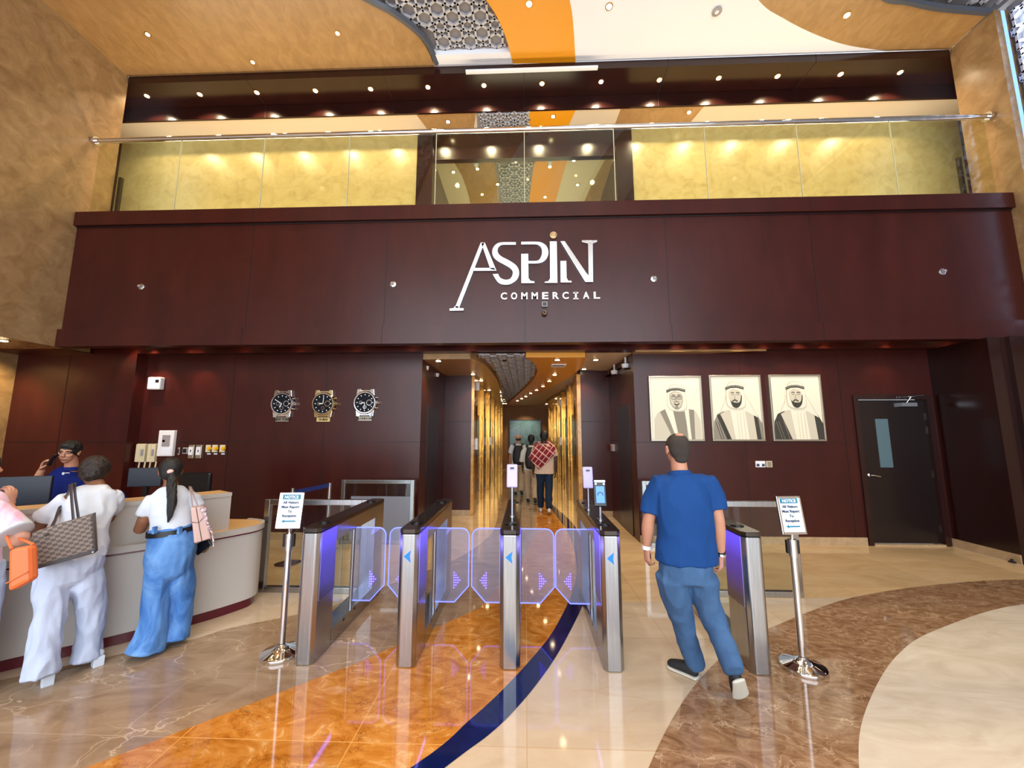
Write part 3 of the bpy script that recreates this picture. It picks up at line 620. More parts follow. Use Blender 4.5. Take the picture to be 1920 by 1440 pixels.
# corridor lamps
CL = [((822, 676), 3.02), ((887, 701), 3.02), ((902, 713), 3.02), ((917, 731), 3.02), ((912, 749), 3.02)]
for i, (q, z) in enumerate(CL):
    p = onz(q[0], q[1], z); downlight((p.x, p.y, z-.002), .06, 'round lamp in the left tan corridor ceiling, %s from the entrance' % ORD[i], 'lamps in the left corridor ceiling', 34, angle=100)
CL = [(1045, 674), (1040, 702), (1030, 714), (1018, 724), (1006, 731), (995, 737), (986, 743), (978, 747), (970, 751)]
for i, q in enumerate(CL):
    p = onz(q[0], q[1], 3.03); downlight((p.x, p.y, 3.028), .06, 'round lamp in the orange corridor band, %s from the entrance' % ORD[i], 'lamps in the orange corridor band', 34 if i % 2 == 0 or i < 3 else 0, angle=110)
for i, q in enumerate(((1117, 676), (1095, 693), (1066, 747), (1043, 747), (1025, 757))):
    p = onz(q[0], q[1], 3.1 if i < 2 else 3.0); downlight((p.x, p.y, 3.118 if i < 2 else 2.998), .06, 'round lamp right of the orange corridor band, %s from the entrance' % ORD[i], 'lamps in the right corridor ceiling', 30, angle=100)
for i, q in enumerate(((933, 736), (933, 743), (941, 749), (941, 752), (944, 757))):
    p = onz(q[0], q[1], 3.08); o = MB().box((p.x-.14, p.y-.05, 3.075), (p.x+.14, p.y+.05, 3.09)).build('lattice_lamp', M['bulb_dim']); tag(o, 'flat glowing lamp within the corridor lattice, %s from the entrance' % ORD[i], 'ceiling light', 'flat lamps in the corridor lattice')
p = onz(1047, 685, 3.03); t = thing('air_grille', 'square white grille in the orange corridor ceiling', 'air grille', (p.x, p.y, 3.03))
fr = MB(); g = .14
for a, b in (((-g, -g), (g, -g*.7)), ((-g, g*.7), (g, g)), ((-g, -g*.7), (-g*.7, g*.7)), ((g*.7, -g*.7), (g, g*.7))): fr.box((p.x+a[0], p.y+a[1], 3.015), (p.x+b[0], p.y+b[1], 3.03))
fr.build('frame', M['whiteplastic'], t); MB().box((p.x-g*.7, p.y-g*.7, 3.02), (p.x+g*.7, p.y+g*.7, 3.03)).build('louvre', M['grey_plastic'], t)

# ---- ceiling hung dome cameras
def dome(px, py, Y, z1, label):
    p = at(px, py, Y); x, z = p.x, p.z
    t = thing('dome_camera', label, 'camera', (x, Y, z), 'dome cameras hanging in the corridor mouth')
    MB().tube([(x, Y, z+.05), (x, Y, z1)], .018, 12).build('stem', M['whiteplastic'], t, smooth=True)
    MB().lathe((x, Y, z-.01), [(.05, -.01), (.062, .0), (.07, .045), (.072, .06), (.03, .075)], 24).build('housing', M['whiteplastic'], t, smooth=True)
    MB().ball((x, Y, z-.02), (.04, .04, .035)).build('dome', M['black'], t, smooth=True)
dome(797, 692, 6.85, 3.1, 'white dome camera hanging left of the corridor, nearer one'); dome(817, 705, 7.6, 3.1, 'white dome camera hanging left of the corridor, farther one')
dome(1173, 688, 6.85, 3.1, 'white dome camera hanging right of the corridor, nearer one'); dome(1152, 700, 7.6, 3.1, 'white dome camera hanging right of the corridor, farther one')
dome(946, 673, 6.9, 3.1, 'white dome camera under the corridor lattice')

# ---- wrist watch shaped wall clocks
def clock(px, py, city, hrs, col, lab):
    c = at(px, py, 6.47); x, z = c.x, c.z; R = .2
    t = thing('wall_clock', lab, 'clock', (x, 6.5, z-.29), 'watch shaped wall clocks')
    cs = MB(); cs.lathe((x, 6.5, z), [(R*.9, 0), (R, .02), (R, .05), (R*.93, .065), (R*.84, .065), (R*.82, .045)], 40, 'y'); cs.build('case', M[col], t, smooth=True)
    for sz in (1, -1):
        for sx in (1, -1):
            MB().prism([(x+sx*.045, 6.5, z+sz*.16), (x+sx*.16, 6.5, z+sz*.12), (x+sx*.145, 6.5, z+sz*.235), (x+sx*.09, 6.5, z+sz*.24)], (0, -.045, 0)).build('lug', M[col], t, bevel=.006)
        MB().box((x-.1, 6.465, z+sz*.2-.02), (x+.1, 6.5, z+sz*.2+.02)).build('strap_end', M[col], t, bevel=.005)
    cr = MB(); cr.lathe((x+R, 6.475, z), [(.03, 0), (.034, .045), (.03, .05)], 16, 'x'); cr.lathe((x+R*.9, 6.475, z+.09), [(.016, 0), (.018, .045)], 12, 'x'); cr.lathe((x+R*.9, 6.475, z-.09), [(.016, 0), (.018, .045)], 12, 'x'); cr.build('crown', M[col], t, smooth=True)
    d = MB().lathe((x, 6.458, z), [(R*.83, 0), (R*.83, .008)], 40, 'y').build('dial', M['dialblack'], t)
    mk = MB()
    for k in range(12):
        a = pi/6*k; mk.cbox((x+.135*sin(a), 6.448, z+.135*cos(a)), (.012, .006, .02), Matrix.Rotation(a, 3, 'Y'))
    mk.build('hour_marks', M['signwhite'], d)
    sb = MB()
    for dx, dz, r in ((.075, 0, .05), (-.07, 0, .03), (0, -.075, .03)):
        sb.lathe((x+dx, 6.451, z+dz), [(r, 0), (r, .004)], 24, 'y'); sb.k = 1; sb.lathe((x+dx, 6.4475, z+dz), [(r*.78, 0), (r*.78, .0015)], 24, 'y'); sb.k = 0
    sb.build('subdial', [M[col], M['dialblack']], d, smooth=False)
    h, m = hrs
    for a, l, wd in ((h, .075, .014), (m, .12, .009)):
        MB().cbox((x+l*.45*sin(a), 6.442, z+l*.45*cos(a)), (wd, .004, l), Matrix.Rotation(a, 3, 'Y')).build('hand', M['signwhite'], d)
    pl = MB().box((x-.115, 6.485, z-.305), (x+.115, 6.5, z-.235)).build('name_plate', M[{'chrome': 'frame_silver'}.get(col, 'brassplate')], t)
    text(city, .052, (x, 6.483, z-.27), (1, 0, 0), (0, 0, 1), M['inkblack'], pl, 'lettering', .002, .002)
M['brassplate'] = mat('brass plate', (216, 184, 120), .35, .3); M['rosegold'] = mat('pale brass', (214, 196, 160), .15, 1)
clock(530, 757, 'NEW YORK', (radians(210), radians(300)), 'chrome', 'watch shaped wall clock with a NEW YORK plate')
clock(607, 757, 'DUBAI', (radians(268), radians(4)), 'rosegold', 'watch shaped wall clock with a DUBAI plate')
clock(685, 755, 'LONDON', (radians(262), radians(182)), 'chrome', 'watch shaped wall clock with a LONDON plate')

# ---- portraits (plain generic sketches of men in headdress)
def portrait(x0, x1, z0, z1, kind, label):
    t = thing('portrait_picture', label, 'picture', ((x0+x1)/2, 6.5, z0), 'pencil portraits on the right wall')
    f = MB(); e = .028
    f.box((x0, 6.45, z0), (x1, 6.5, z0+e)); f.box((x0, 6.45, z1-e), (x1, 6.5, z1)); f.box((x0, 6.45, z0+e), (x0+e, 6.5, z1-e)); f.box((x1-e, 6.45, z0+e), (x1, 6.5, z1-e)); f.build('frame', M['frame_silver'], t, bevel=.004)
    MB().box((x0+e, 6.47, z0+e), (x1-e, 6.495, z1-e)).build('drawing_sheet', M['canvas'], t)
    W = x1-x0-2*e; Hh = z1-z0-2*e; mats = [M['sketch_light'], M['sketch_mid'], M['sketch_dark'], M['canvas']]; mb = MB(); lay = [6.469]
    def pg(k, pts, sm=False):
        if sm: pts = [(q.x, q.y) for q in smoothpath([(a, b, 0) for a, b in pts+[pts[0]]], 5)][:-1]
        lay[0] -= .0007; mb.k = k
        P_ = [(x0+e+min(max(a, 0), 1)*W, lay[0], z1-e-min(max(b, 0), 1)*Hh) for a, b in pts]
        mb.add(P_, [tuple(range(len(P_)))])
    cx, cy = {0: (.50, .33), 1: (.47, .30), 2: (.48, .30)}[kind]
    def L(pts, wd=.008, k=1):
        for (a, b), (c, d) in zip(pts, pts[1:]):
            n = V((b-d, c-a)).normalized()*wd/2; pg(k, [(a+n.x, b+n.y), (c+n.x, d+n.y), (c-n.x, d-n.y), (a-n.x, b-n.y)])
    if kind == 0:
        pg(0, [(.05, .68), (.12, .58), (.3, .5), (.7, .5), (.9, .56), (.98, .7), (.98, 1), (.04, 1)]); pg(1, [(.17, .56), (.27, .52), (.5, 1), (.42, 1)]); pg(1, [(.76, .52), (.86, .53), (.85, 1), (.77, 1)])
        pg(1, [(.44, .55), (.68, .55), (.71, 1), (.54, 1)]); pg(3, [(.34, .2), (.7, .2), (.74, .5), (.78, 1), (.73, 1), (.66, .5), (.42, .5), (.52, .95), (.46, .95), (.28, .52)])
    else:
        pg(2 if kind == 2 else 1, [(.02, .72), (.1, .6), (.22, .56), (.5, .56), (.8, .58), (.92, .62), (1, .75), (1, 1), (.0, 1)])
        pg(2, [(.08, .62), (.14, .6), (.42, 1), (.26, 1)]); pg(2, [(.84, .6), (.92, .63), (.97, 1), (.88, 1)])
        pg(0, [(.16, .6), (.34, .53), (.7, .53), (.84, .62), (.88, 1), (.36, 1)]); pg(3, [(.36, .5), (.66, .5), (.72, 1), (.44, 1)])
        pg(3, [(.3, .16), (.68, .16), (.8, .45), (.93, .66), (.7, .56), (.3, .54), (.14, .58), (.26, .4)])
        L([(.7, .3), (.8, .45), (.9, .62)], .01, 0); L([(.3, .3), (.26, .42), (.16, .56)], .01, 0)
        for q in (.5, .56, .63): L([(q, .58), (q+.02, 1)], .006, 0)
        for q in (.05, .1, .2): L([(q, .72), (q+.1, 1)], .008, 1 if kind == 2 else 2)
    # headcloth, band, face
    pg(0, [(cx-.16, cy-.13), (cx-.1, cy-.2), (cx+.02, cy-.22), (cx+.14, cy-.19), (cx+.19, cy-.12), (cx+.2, cy+.2), (cx-.15, cy+.18)], True)
    pg(3, [(cx-.15, cy-.12), (cx-.09, cy-.19), (cx+.02, cy-.21), (cx+.13, cy-.18), (cx+.18, cy-.11), (cx+.19, cy+.18), (cx-.14, cy+.17)], True)
    L([(cx-.18, cy-.1), (cx-.08, cy-.135), (cx+.06, cy-.14), (cx+.2, cy-.11)], .042, 2); L([(cx-.175, cy-.105), (cx-.08, cy-.14), (cx+.06, cy-.145), (cx+.195, cy-.115)], .005, 0)
    fc = [(cx-.12, cy-.06), (cx-.02, cy-.1), (cx+.12, cy-.06), (cx+.14, cy+.04), (cx+.1, cy+.15), (cx+.02, cy+.19), (cx-.06, cy+.16), (cx-.12, cy+.06)]
    if kind: pg(2, [(cx-.105, cy+.05), (cx-.05, cy+.04), (cx+.06, cy+.04), (cx+.145, cy+.0), (cx+.12, cy+.14), (cx+.03, cy+.205), (cx-.06, cy+.17)], True); pg(0, [(cx-.12, cy-.06), (cx-.02, cy-.1), (cx+.12, cy-.06), (cx+.125, cy+.03), (cx+.09, cy+.11), (cx+.01, cy+.12), (cx-.07, cy+.1), (cx-.115, cy+.05)], True)
    else: pg(1, fc, True); pg(0, [(a*.93+cx*.07, b*.93+cy*.07) for a, b in fc], True)
    for sx in (-1, 1):
        ex = cx+.01+sx*.055; L([(ex-.035, cy-.035), (ex, cy-.045), (ex+.035, cy-.035)], .012, 2); L([(ex-.025, cy-.01), (ex+.025, cy-.01)], .012, 1)
        if kind == 0: L([(ex-.045, cy-.02), (ex+.045, cy-.02), (ex+.04, cy+.025), (ex-.04, cy+.025), (ex-.045, cy-.02)], .007, 2)
    L([(cx+.01, cy-.01), (cx-.015, cy+.05), (cx+.02, cy+.055)], .007, 1)
    if kind: L([(cx-.06, cy+.1), (cx-.01, cy+.075), (cx+.05, cy+.1)], .02, 2); L([(cx-.03, cy+.115), (cx+.025, cy+.115)], .012, 0); L([(cx-.01, cy+.13), (cx+.005, cy+.16)], .02, 2)
    else: L([(cx-.05, cy+.07), (cx, cy+.065), (cx+.06, cy+.07)], .012, 1); L([(cx-.04, cy+.1), (cx+.01, cy+.125), (cx+.06, cy+.095)], .018, 2); L([(cx-.02, cy+.155), (cx+.03, cy+.155)], .03, 1)
    mb.build('pencil_drawing', mats, t, fix=False)
portrait(2.065, 2.93, 1.62, 2.70, 0, 'pencil portrait of a bespectacled man in white headdress, left of three')
portrait(3.06, 3.90, 1.62, 2.71, 1, 'pencil portrait of a bearded man in headdress and dark cloak, middle of three')
portrait(4.03, 4.87, 1.62, 2.71, 2, 'pencil portrait of a younger bearded man in headdress, right of three')
for i, x in enumerate((2.5, 3.48, 4.45)): lamp('SPOT', (x, 6.12, 3.3), 13, (1, .8, .55), .04, (radians(20), 0, 0), 75)
lamp('SPOT', (-6.4, 6.16, 3.3), 60, (1, .62, .34), .04, (radians(12), 0, 0), 60); lamp('SPOT', (-5.6, 6.16, 3.3), 30, (1, .62, .34), .04, (radians(12), 0, 0), 60)
# sockets on the right wall
t = thing('wall_socket', 'white double power socket on the wall below the portraits', 'socket', (3.8, 6.5, 1.2))
MB().box((3.73, 6.488, 1.2), (3.885, 6.5, 1.3)).build('face_plate', M['whiteplastic'], t, bevel=.003)
for x in (3.765, 3.85): MB().box((x-.022, 6.484, 1.215), (x+.022, 6.489, 1.255)).build('outlet', M['ink'], t)
t = thing('wall_switch', 'cream data plate beside the white double power socket', 'switch plate', (3.95, 6.5, 1.2))
MB().box((3.90, 6.488, 1.2), (3.995, 6.5, 1.3)).build('face_plate', M['cream_plastic'], t, bevel=.003); MB().box((3.915, 6.484, 1.21), (3.98, 6.489, 1.29)).build('rocker', M['frame_silver'], t)
# emergency call point on the right alcove wall
t = thing('break_glass_point', 'small grey box with a red button on the right alcove wall', 'call point', (1.83, 8.2, 1.35)); MB().box((1.78, 8.05, 1.38), (1.83, 8.25, 1.52)).build('box', M['grey_plastic'], t, bevel=.004); MB().lathe((1.772, 8.15, 1.45), [(.035, 0), (.03, .01)], 16, 'x').build('button', M['red'], t)
# corridor fittings
def boxy(x, y, z, d, mt, name, label, cat, group=None):
    o = MB().cbox((x, y, z), d).build(name, M[mt], bevel=.006); return tag(o, label, cat, group)
boxy(-1.10, 8.9, 2.83, (.07, .12, .2), 'whiteplastic', 'wall_speaker', 'white box speaker high on the left corridor wall near its mouth', 'speaker')
boxy(1.09, 12.2, 2.7, (.07, .14, .2), 'whiteplastic', 'wall_speaker', 'white box speaker high on the right corridor wall', 'speaker')
boxy(-1.14, 8.9, 1.50, (.10, .2, .25), 'whiteplastic', 'lift_call_panel', 'white call panel on the left corridor wall, nearest the gates', 'call panel')
boxy(-1.09, 12.25, 1.50, (.08, .2, .25), 'whiteplastic', 'lift_call_panel', 'white call panel farther down the left corridor wall', 'call panel')
boxy(1.09, 12.25, 1.50, (.08, .2, .25), 'whiteplastic', 'lift_call_panel', 'white call panel on the right corridor wall', 'call panel')
t = thing('wall_artwork', 'large framed blue green abstract panel on the corridor end wall', 'artwork', (-.02, 19.6, .9))
f = MB(); f.box((-.84, 19.54, .6), (.80, 19.6, 2.42)); f.build('frame', M['black'], t)
M['art'] = marble('blue green abstract', [(40, 60, 66), (70, 110, 106), (100, 140, 130), (120, 150, 176), (96, 130, 170)], .9, (1, 1, 1), .2, dist=2.5)
MB().box((-.79, 19.53, .65), (.75, 19.545, 2.37)).build('panel', M['art'], t)
lamp('SPOT', (0, 18.6, 3.0), 60, (1, .85, .65), .05, (radians(25), 0, 0), 90)

# ---- left reception wall equipment
t = thing('wall_dispenser', 'white wall mounted dispenser high on the lit reception wall', 'dispenser', (-6.45, 6.5, 2.5))
d = MB(); d.prism([(-6.57, 6.5, 2.5), (-6.57, 6.40, 2.5), (-6.34, 6.40, 2.5), (-6.34, 6.5, 2.5)], (0, 0, .22)); d.build('body', M['whiteplastic'], t, bevel=.02)
MB().box((-6.42, 6.395, 2.62), (-6.36, 6.402, 2.67)).build('display', M['black'], t)
def wallbox(px0, py0, px1, py1, mt, name, label, cat, Y=6.5, dp=.06, group=None, parts=()):
    a = at(px0, py1, Y); b = at(px1, py0, Y); t = thing(name, label, cat, ((a.x+b.x)/2, Y, a.z), group)
    MB().box((a.x, Y-dp, a.z), (b.x, Y, b.z)).build('housing', M[mt], t, bevel=.008)
    for nm, q0, r0, q1, r1, m2 in parts:
        W_, H_ = b.x-a.x, b.z-a.z; MB().box((a.x+W_*q0, Y-dp-.012, b.z-H_*r1), (a.x+W_*q1, Y-dp+.002, b.z-H_*r0)).build(nm, M[m2], t, bevel=.003)
    return t
for i, (a, b) in enumerate(((259, 279), (281, 298))):
    wallbox(a, 832, b, 866, 'cream_plastic', 'intercom_handset', 'cream wall handset, ' + ('left one of the pair' if i == 0 else 'right one next to the white panel'), 'intercom', group='intercom handsets', parts=(('receiver', .03, .02, .45, .98, 'cream_plastic'), ('keypad', .6, .3, .9, .65, 'grey_plastic')))
    p = at((a+b)/2, 870, 6.48); c_ = MB()
    for dx in (-.06, .04): c_.tube([(p.x+dx, 6.47, p.z+.04), (p.x+dx, 6.46, p.z-.05), (p.x+dx-.01, 6.47, p.z-.09)], .012, 8)
    o = c_.build('handset_cord', M['cream_plastic'], smooth=True); tag(o, 'pair of cream cord ends hanging under the %s handset' % ('left' if i == 0 else 'right'), 'cord')
wallbox(299, 807, 333, 855, 'whiteplastic', 'alarm_panel', 'white alarm cabinet with a small window on the reception wall', 'alarm panel', parts=(('window', .3, .18, .78, .62, 'grey_plastic'), ('display', .32, .36, .5, .46, 'black'), ('note', .3, .68, .95, .95, 'paper')))
wallbox(334, 839, 339, 853, 'grey_plastic', 'wall_socket', 'narrow grey socket plate beside the white alarm cabinet', 'socket', dp=.02, parts=(('outlet', .2, .2, .8, .8, 'black'),))
wallbox(343, 839, 354, 851, 'grey_plastic', 'wall_socket', 'square grey socket plate between alarm cabinet and switch boxes', 'socket', dp=.02, parts=(('outlet', .2, .2, .8, .8, 'black'),))
for i, a in enumerate((357, 371)): wallbox(a, 834, a+13, 859, 'frame_silver', 'switch_box', 'grey switch box, ' + ('left of two' if i == 0 else 'right of two, beside the yellow switches'), 'switch box', group='grey switch boxes', parts=(('cover', .1, .15, .9, .75, 'whiteplastic'), ('key_switch', .4, .35, .65, .55, 'ink')))
for i, (a, b) in enumerate(((387, 397), (399, 410), (413, 424))):
    t = wallbox(a, 834, b, 848, 'cream_plastic', 'key_switch', 'yellow key switch, ' + ['left of three', 'middle of three', 'right of three'][i], 'switch', group='yellow key switches', dp=.03)
    p = at((a+b)/2, 841, 6.45); MB().lathe((p.x, 6.47, p.z), [(.032, 0), (.032, .02), (.022, .04)], 18, 'y').build('knob', M['yellow'], t, smooth=True)
    q = at((a+b)/2, 851, 6.5); MB().box((q.x-.03, 6.494, q.z-.01), (q.x+.03, 6.5, q.z+.01)).build('tag_label', M['paper'], t)
# hanging picture on the left gold wall
t = thing('wall_picture', 'dark red framed picture on the gold wall at far left', 'picture', (-8.84, 4.9, 1.6)); MB().box((-8.85, 4.1, 1.55), (-8.80, 5.42, 2.75)).build('frame', M['black'], t); MB().box((-8.802, 4.15, 1.6), (-8.79, 5.38, 2.7)).build('print', marble('dark red green print', [(20, 40, 36), (70, 12, 40), (110, 16, 50)], .8, (1, 1, 2), .25), t)

# ---- turnstiles
_m, nt_, b_ = newmat('blue violet led fading down'); M['led_blue'] = _m
_t = nt_.nodes.new('ShaderNodeTexCoord'); _s = nt_.nodes.new('ShaderNodeSeparateXYZ'); nt_.links.new(_t.outputs['Object'], _s.inputs[0])
_r = ramp(nt_, _s.outputs['Z'], [(.5, (0, 0, 0, 1)), (.78, (.35, .35, .35, 1)), (.95, (1, 1, 1, 1))]); b_.inputs['Base Color'].default_value = lin((130, 126, 150)); b_.inputs['Metallic'].default_value = .9; b_.inputs['Roughness'].default_value = .3
b_.inputs['Emission Color'].default_value = lin((84, 66, 240)); nt_.links.new(_r.outputs[0], b_.inputs['Emission Strength'])
XS = [-1.70, -.915, -.125, .65, 1.72]; Y0, Y1, TW = 3.1, 4.52, .155
def column_pts(xc, y0, y1, w_=TW, ch=.03, front=True):
    a, b = xc-w_/2, xc+w_/2
    return [(a, y1), (a, y0+ch), (a+ch, y0), (b-ch, y0), (b, y0+ch), (b, y1)] if front else [(a, y0), (b, y0), (b, y1-ch), (b-ch, y1), (a+ch, y1), (a, y1-ch)]
def turnstile(i, x, left, right, arrow, readers, label):
    t = thing('turnstile', label, 'turnstile', (x, (Y0+Y1)/2, 0), 'swing gate turnstiles')
    MB().prism([(a, b, 0) for a, b in column_pts(x, Y0, Y0+.28)], (0, 0, .965)).build('front_column', M['steel'], t, bevel=.008)
    MB().prism([(a, b, 0) for a, b in column_pts(x, Y1-.28, Y1, front=False)], (0, 0, .965)).build('rear_column', M['steel'], t, bevel=.008)
    MB().box((x-TW/2, Y0+.28, .845), (x+TW/2, Y1-.28, .965)).build('top_beam', M['steel'], t)
    b = MB(); b.box((x-TW/2, Y0+.28, 0), (x+TW/2, Y1-.28, .13)); b.k = 1
    for s in (-1, 1):
        for y in (Y0+.5, Y0+.72, Y0+.95): b.box((x+s*TW/2-.002*(s < 0), y-.012, .095), (x+s*TW/2+.002*(s > 0), y+.012, .12))
    b.build('bottom_beam', [M['steel'], M['black']], t)
    tp = MB().prism([(a, q, .968) for a, q in column_pts(x, Y0, Y0+.7, ch=.03)], (0, 0, .034)); tp.prism([(a, q, .968) for a, q in column_pts(x, Y0+.7, Y1, ch=.03, front=False)], (0, 0, .034)); tp.build('top_cover', M['steel_dark'], t, bevel=.004)
    for y in (Y0+.22, Y1-.22): MB().lathe((x, y, 1.002), [(.05, 0), (.05, .006), (.042, .008), (.03, .004), (.028, .009)], 24).build('reader_disc', M['black'], t, smooth=True)
    MB().box((x-.006, Y0+.28, .13), (x+.006, Y0+.62, .845)).build('window_glass', M['glass'], t); MB().box((x-.006, Y0+.76, .13), (x+.006, Y1-.28, .845)).build('window_glass', M['glass'], t)
    for s in (-1, 1):
        if (s < 0 and left is not None) or (s > 0 and right is not None):
            MB().box((x+s*(TW/2+.001)-.003, Y0+.035, .45), (x+s*(TW/2+.001)+.003, Y0+.275, .962)).build('light_strip', M['led_blue'], t)
            l = lamp('AREA', (x+s*(TW/2+.012), Y0+.10, .72), .5, (.25, .22, 1), .05, (0, radians(-90 if s > 0 else 90), 0), sy=.5); l.parent = t; l.location = V(l.location)-ORG[t]
        wing = left if s < 0 else right
        if wing:
            xp = x+s*.048; MB().tube([(xp, Y0+.69, .13), (xp, Y0+.69, .86)], .017, 14).build('gate_pole', M['steel'], t, smooth=True)
            xo = x+s*wing; z0, z1 = .19, .85; a = xp+s*.018
            out = [(a, z0), (xo-s*.13, z0), (xo, z0+.14)]+[(xo-s*.07+s*.07*cos(q), z1-.07+.07*sin(q)) for q in [0, pi/8, pi/4, 3*pi/8, pi/2]]+[(a, z1)]
            g = MB().prism([(p_[0], Y0+.685, p_[1]) for p_ in out], (0, .01, 0)).build('gate_wing', M['glass_gate'], t)
            MB().tube([(p_[0], Y0+.69, p_[1]) for p_ in out], .0055, 6).build('wing_light', M['led_edge'], g)
            ar = MB()
            for cc_ in range(4):
                for k in range(-(3-cc_), 4-cc_): ar.cbox((xo-s*(.135-cc_*.018), Y0+.682, .385+k*.022), (.011, .004, .011), Matrix.Rotation(pi/4, 3, 'Y'))
            ar.build('arrow_light', M['led_violet'], g)
    if arrow:
        ar = MB(); ar.prism([(x-.034, Y0-.003, .80), (x+.02, Y0-.003, .845), (x+.012, Y0-.003, .80), (x+.02, Y0-.003, .755)], (0, .004, 0)); ar.build('arrow_sign', M['led_arrow'], t)
    for (kind, dx, y, z) in readers:
        p_ = MB(); p_.lathe((x+dx, y, 1.002), [(.035, 0), (.035, .008), (.014, .012)], 18); p_.tube([(x+dx, y, 1.0), (x+dx, y, z-.06)], .014, 12); q = p_.build('reader_pole', M['steel'], t, smooth=True)
        rot = Matrix.Rotation(radians(-12), 3, 'X') if kind == 'back' else Matrix.Rotation(radians(-10), 3, 'X')
        if kind == 'back':
            h = MB().cbox((x+dx, y, z+.04), (.10, .022, .21), rot).build('terminal_back', M['lilac'], q, bevel=.012)
            MB().cbox((x+dx, y-.012, z+.11), (.036, .01, .014), rot).build('port', M['black'], q)
        else:
            MB().cbox((x+dx, y-.01, z+.03), (.115, .022, .235), rot).build('terminal_frame', M['black'], q, bevel=.01)
            e = V((0, -.0125, 0)); MB().cbox(V((x+dx, y-.01, z+.015))+rot @ V((0, -.0125, 0)), (.072, .003, .14), rot).build('screen', M['screen'], q)
            MB().cbox(V((x+dx, y-.01, z+.03))+rot @ V((0, -.0125, .098)), (.092, .003, .014), rot).build('fill_light', M['led_white'], q)
            MB().cbox(V((x+dx, y-.01, z+.03))+rot @ V((-.035, -.0125, .075)), (.012, .003, .012), rot).cbox(V((x+dx, y-.01, z+.03))+rot @ V((.035, -.0125, .075)), (.012, .003, .012), rot).build('camera_lens', M['led_white'], q)
            pic = MB()
            for a0 in range(8):
                an = pi*a0/7; pic.cbox(V((x+dx, y-.01, z+.012))+rot @ V((.022*cos(an), -.0145, .022*sin(an))), (.009, .002, .009), rot)
            pic.cbox(V((x+dx, y-.01, z+.006))+rot @ V((0, -.0145, 0)), (.026, .002, .01), rot); pic.build('screen_icon', M['ink'], q)
M['lilac'] = mat('pale lilac casing', (190, 180, 236), .35); M['screen'] = mat('terminal screen', (60, 110, 200), .3, emit=.9, ecol=(70, 136, 250)); M['led_white'] = mat('white led bar', (240, 250, 255), .3, emit=4, ecol=(235, 250, 255))
turnstile(0, XS[0], None, .36, False, [], 'steel turnstile pillar beside the left notice stand, leftmost of five')
turnstile(1, XS[1], .385, .375, True, [], 'steel turnstile pillar with blue arrow, second from the left')
turnstile(2, XS[2], .385, .385, True, [('back', 0, 3.62, 1.32)], 'steel turnstile pillar with one pale reader, middle of five')
turnstile(3, XS[3], .375, None, True, [('back', -.03, 3.95, 1.27), ('front', 0, 3.5, 1.20)], 'steel turnstile pillar with pale reader and lit screen, left of the walking man')
turnstile(4, XS[4], None, None, False, [('front', -.02, 3.75, 1.19)], 'steel turnstile pillar with a lit screen, right of the walking man')
# the light strip of the right hand lane
MB().box((XS[4]-TW/2-.004, Y0+.035, .45), (XS[4]-TW/2+.001, Y0+.275, .962)).build('light_strip', M['led_blue'], [o for o in bpy.data.objects if o.name == 'turnstile.004'][0])
l = lamp('AREA', (XS[4]-TW/2-.012, Y0+.10, .72), .5, (.3, .22, 1), .05, (0, radians(90), 0), sy=.5)

# ---- glass barriers
def barrier(x0, x1, Y, h, label, refl_patch=None, glass=True):
    t = thing('glass_barrier', label, 'barrier', ((x0+x1)/2, Y, 0), 'steel framed glass barriers'); e = .06
    f = MB(); f.box((x0, Y-.03, 0), (x0+e, Y+.03, h)); f.box((x1-e, Y-.03, 0), (x1, Y+.03, h)); f.box((x0+e, Y-.03, h-e), (x1-e, Y+.03, h)); f.box((x0+e, Y-.03, 0), (x1-e, Y+.03, e)); f.build('frame', M['steel'], t, bevel=.004)
    MB().box((x0+e, Y-.005, e), (x1-e, Y+.005, h-e)).build('glass_panel', M['glass'], t)
    if refl_patch: MB().box((x0+e+refl_patch[0], Y-.008, e), (x1-e, Y-.006, refl_patch[1])).build('reflection_patch', M['glass_reflection'], t)  # thin grey sheet standing in for a reflection on the lower pane
barrier(-2.97, -1.79, 4.44, 1.0, 'steel framed glass barrier between reception desk and leftmost turnstile')
barrier(-2.98, -1.79, 6.3, 1.0, 'steel framed glass barrier in front of the clock wall', refl_patch=(.1, .74))
barrier(1.81, 2.97, 4.5, 1.0, 'steel framed glass barrier behind the right notice stand')
barrier(1.83, 2.35, 6.3, 1.0, 'steel framed glass barrier partly hidden behind the walking man')

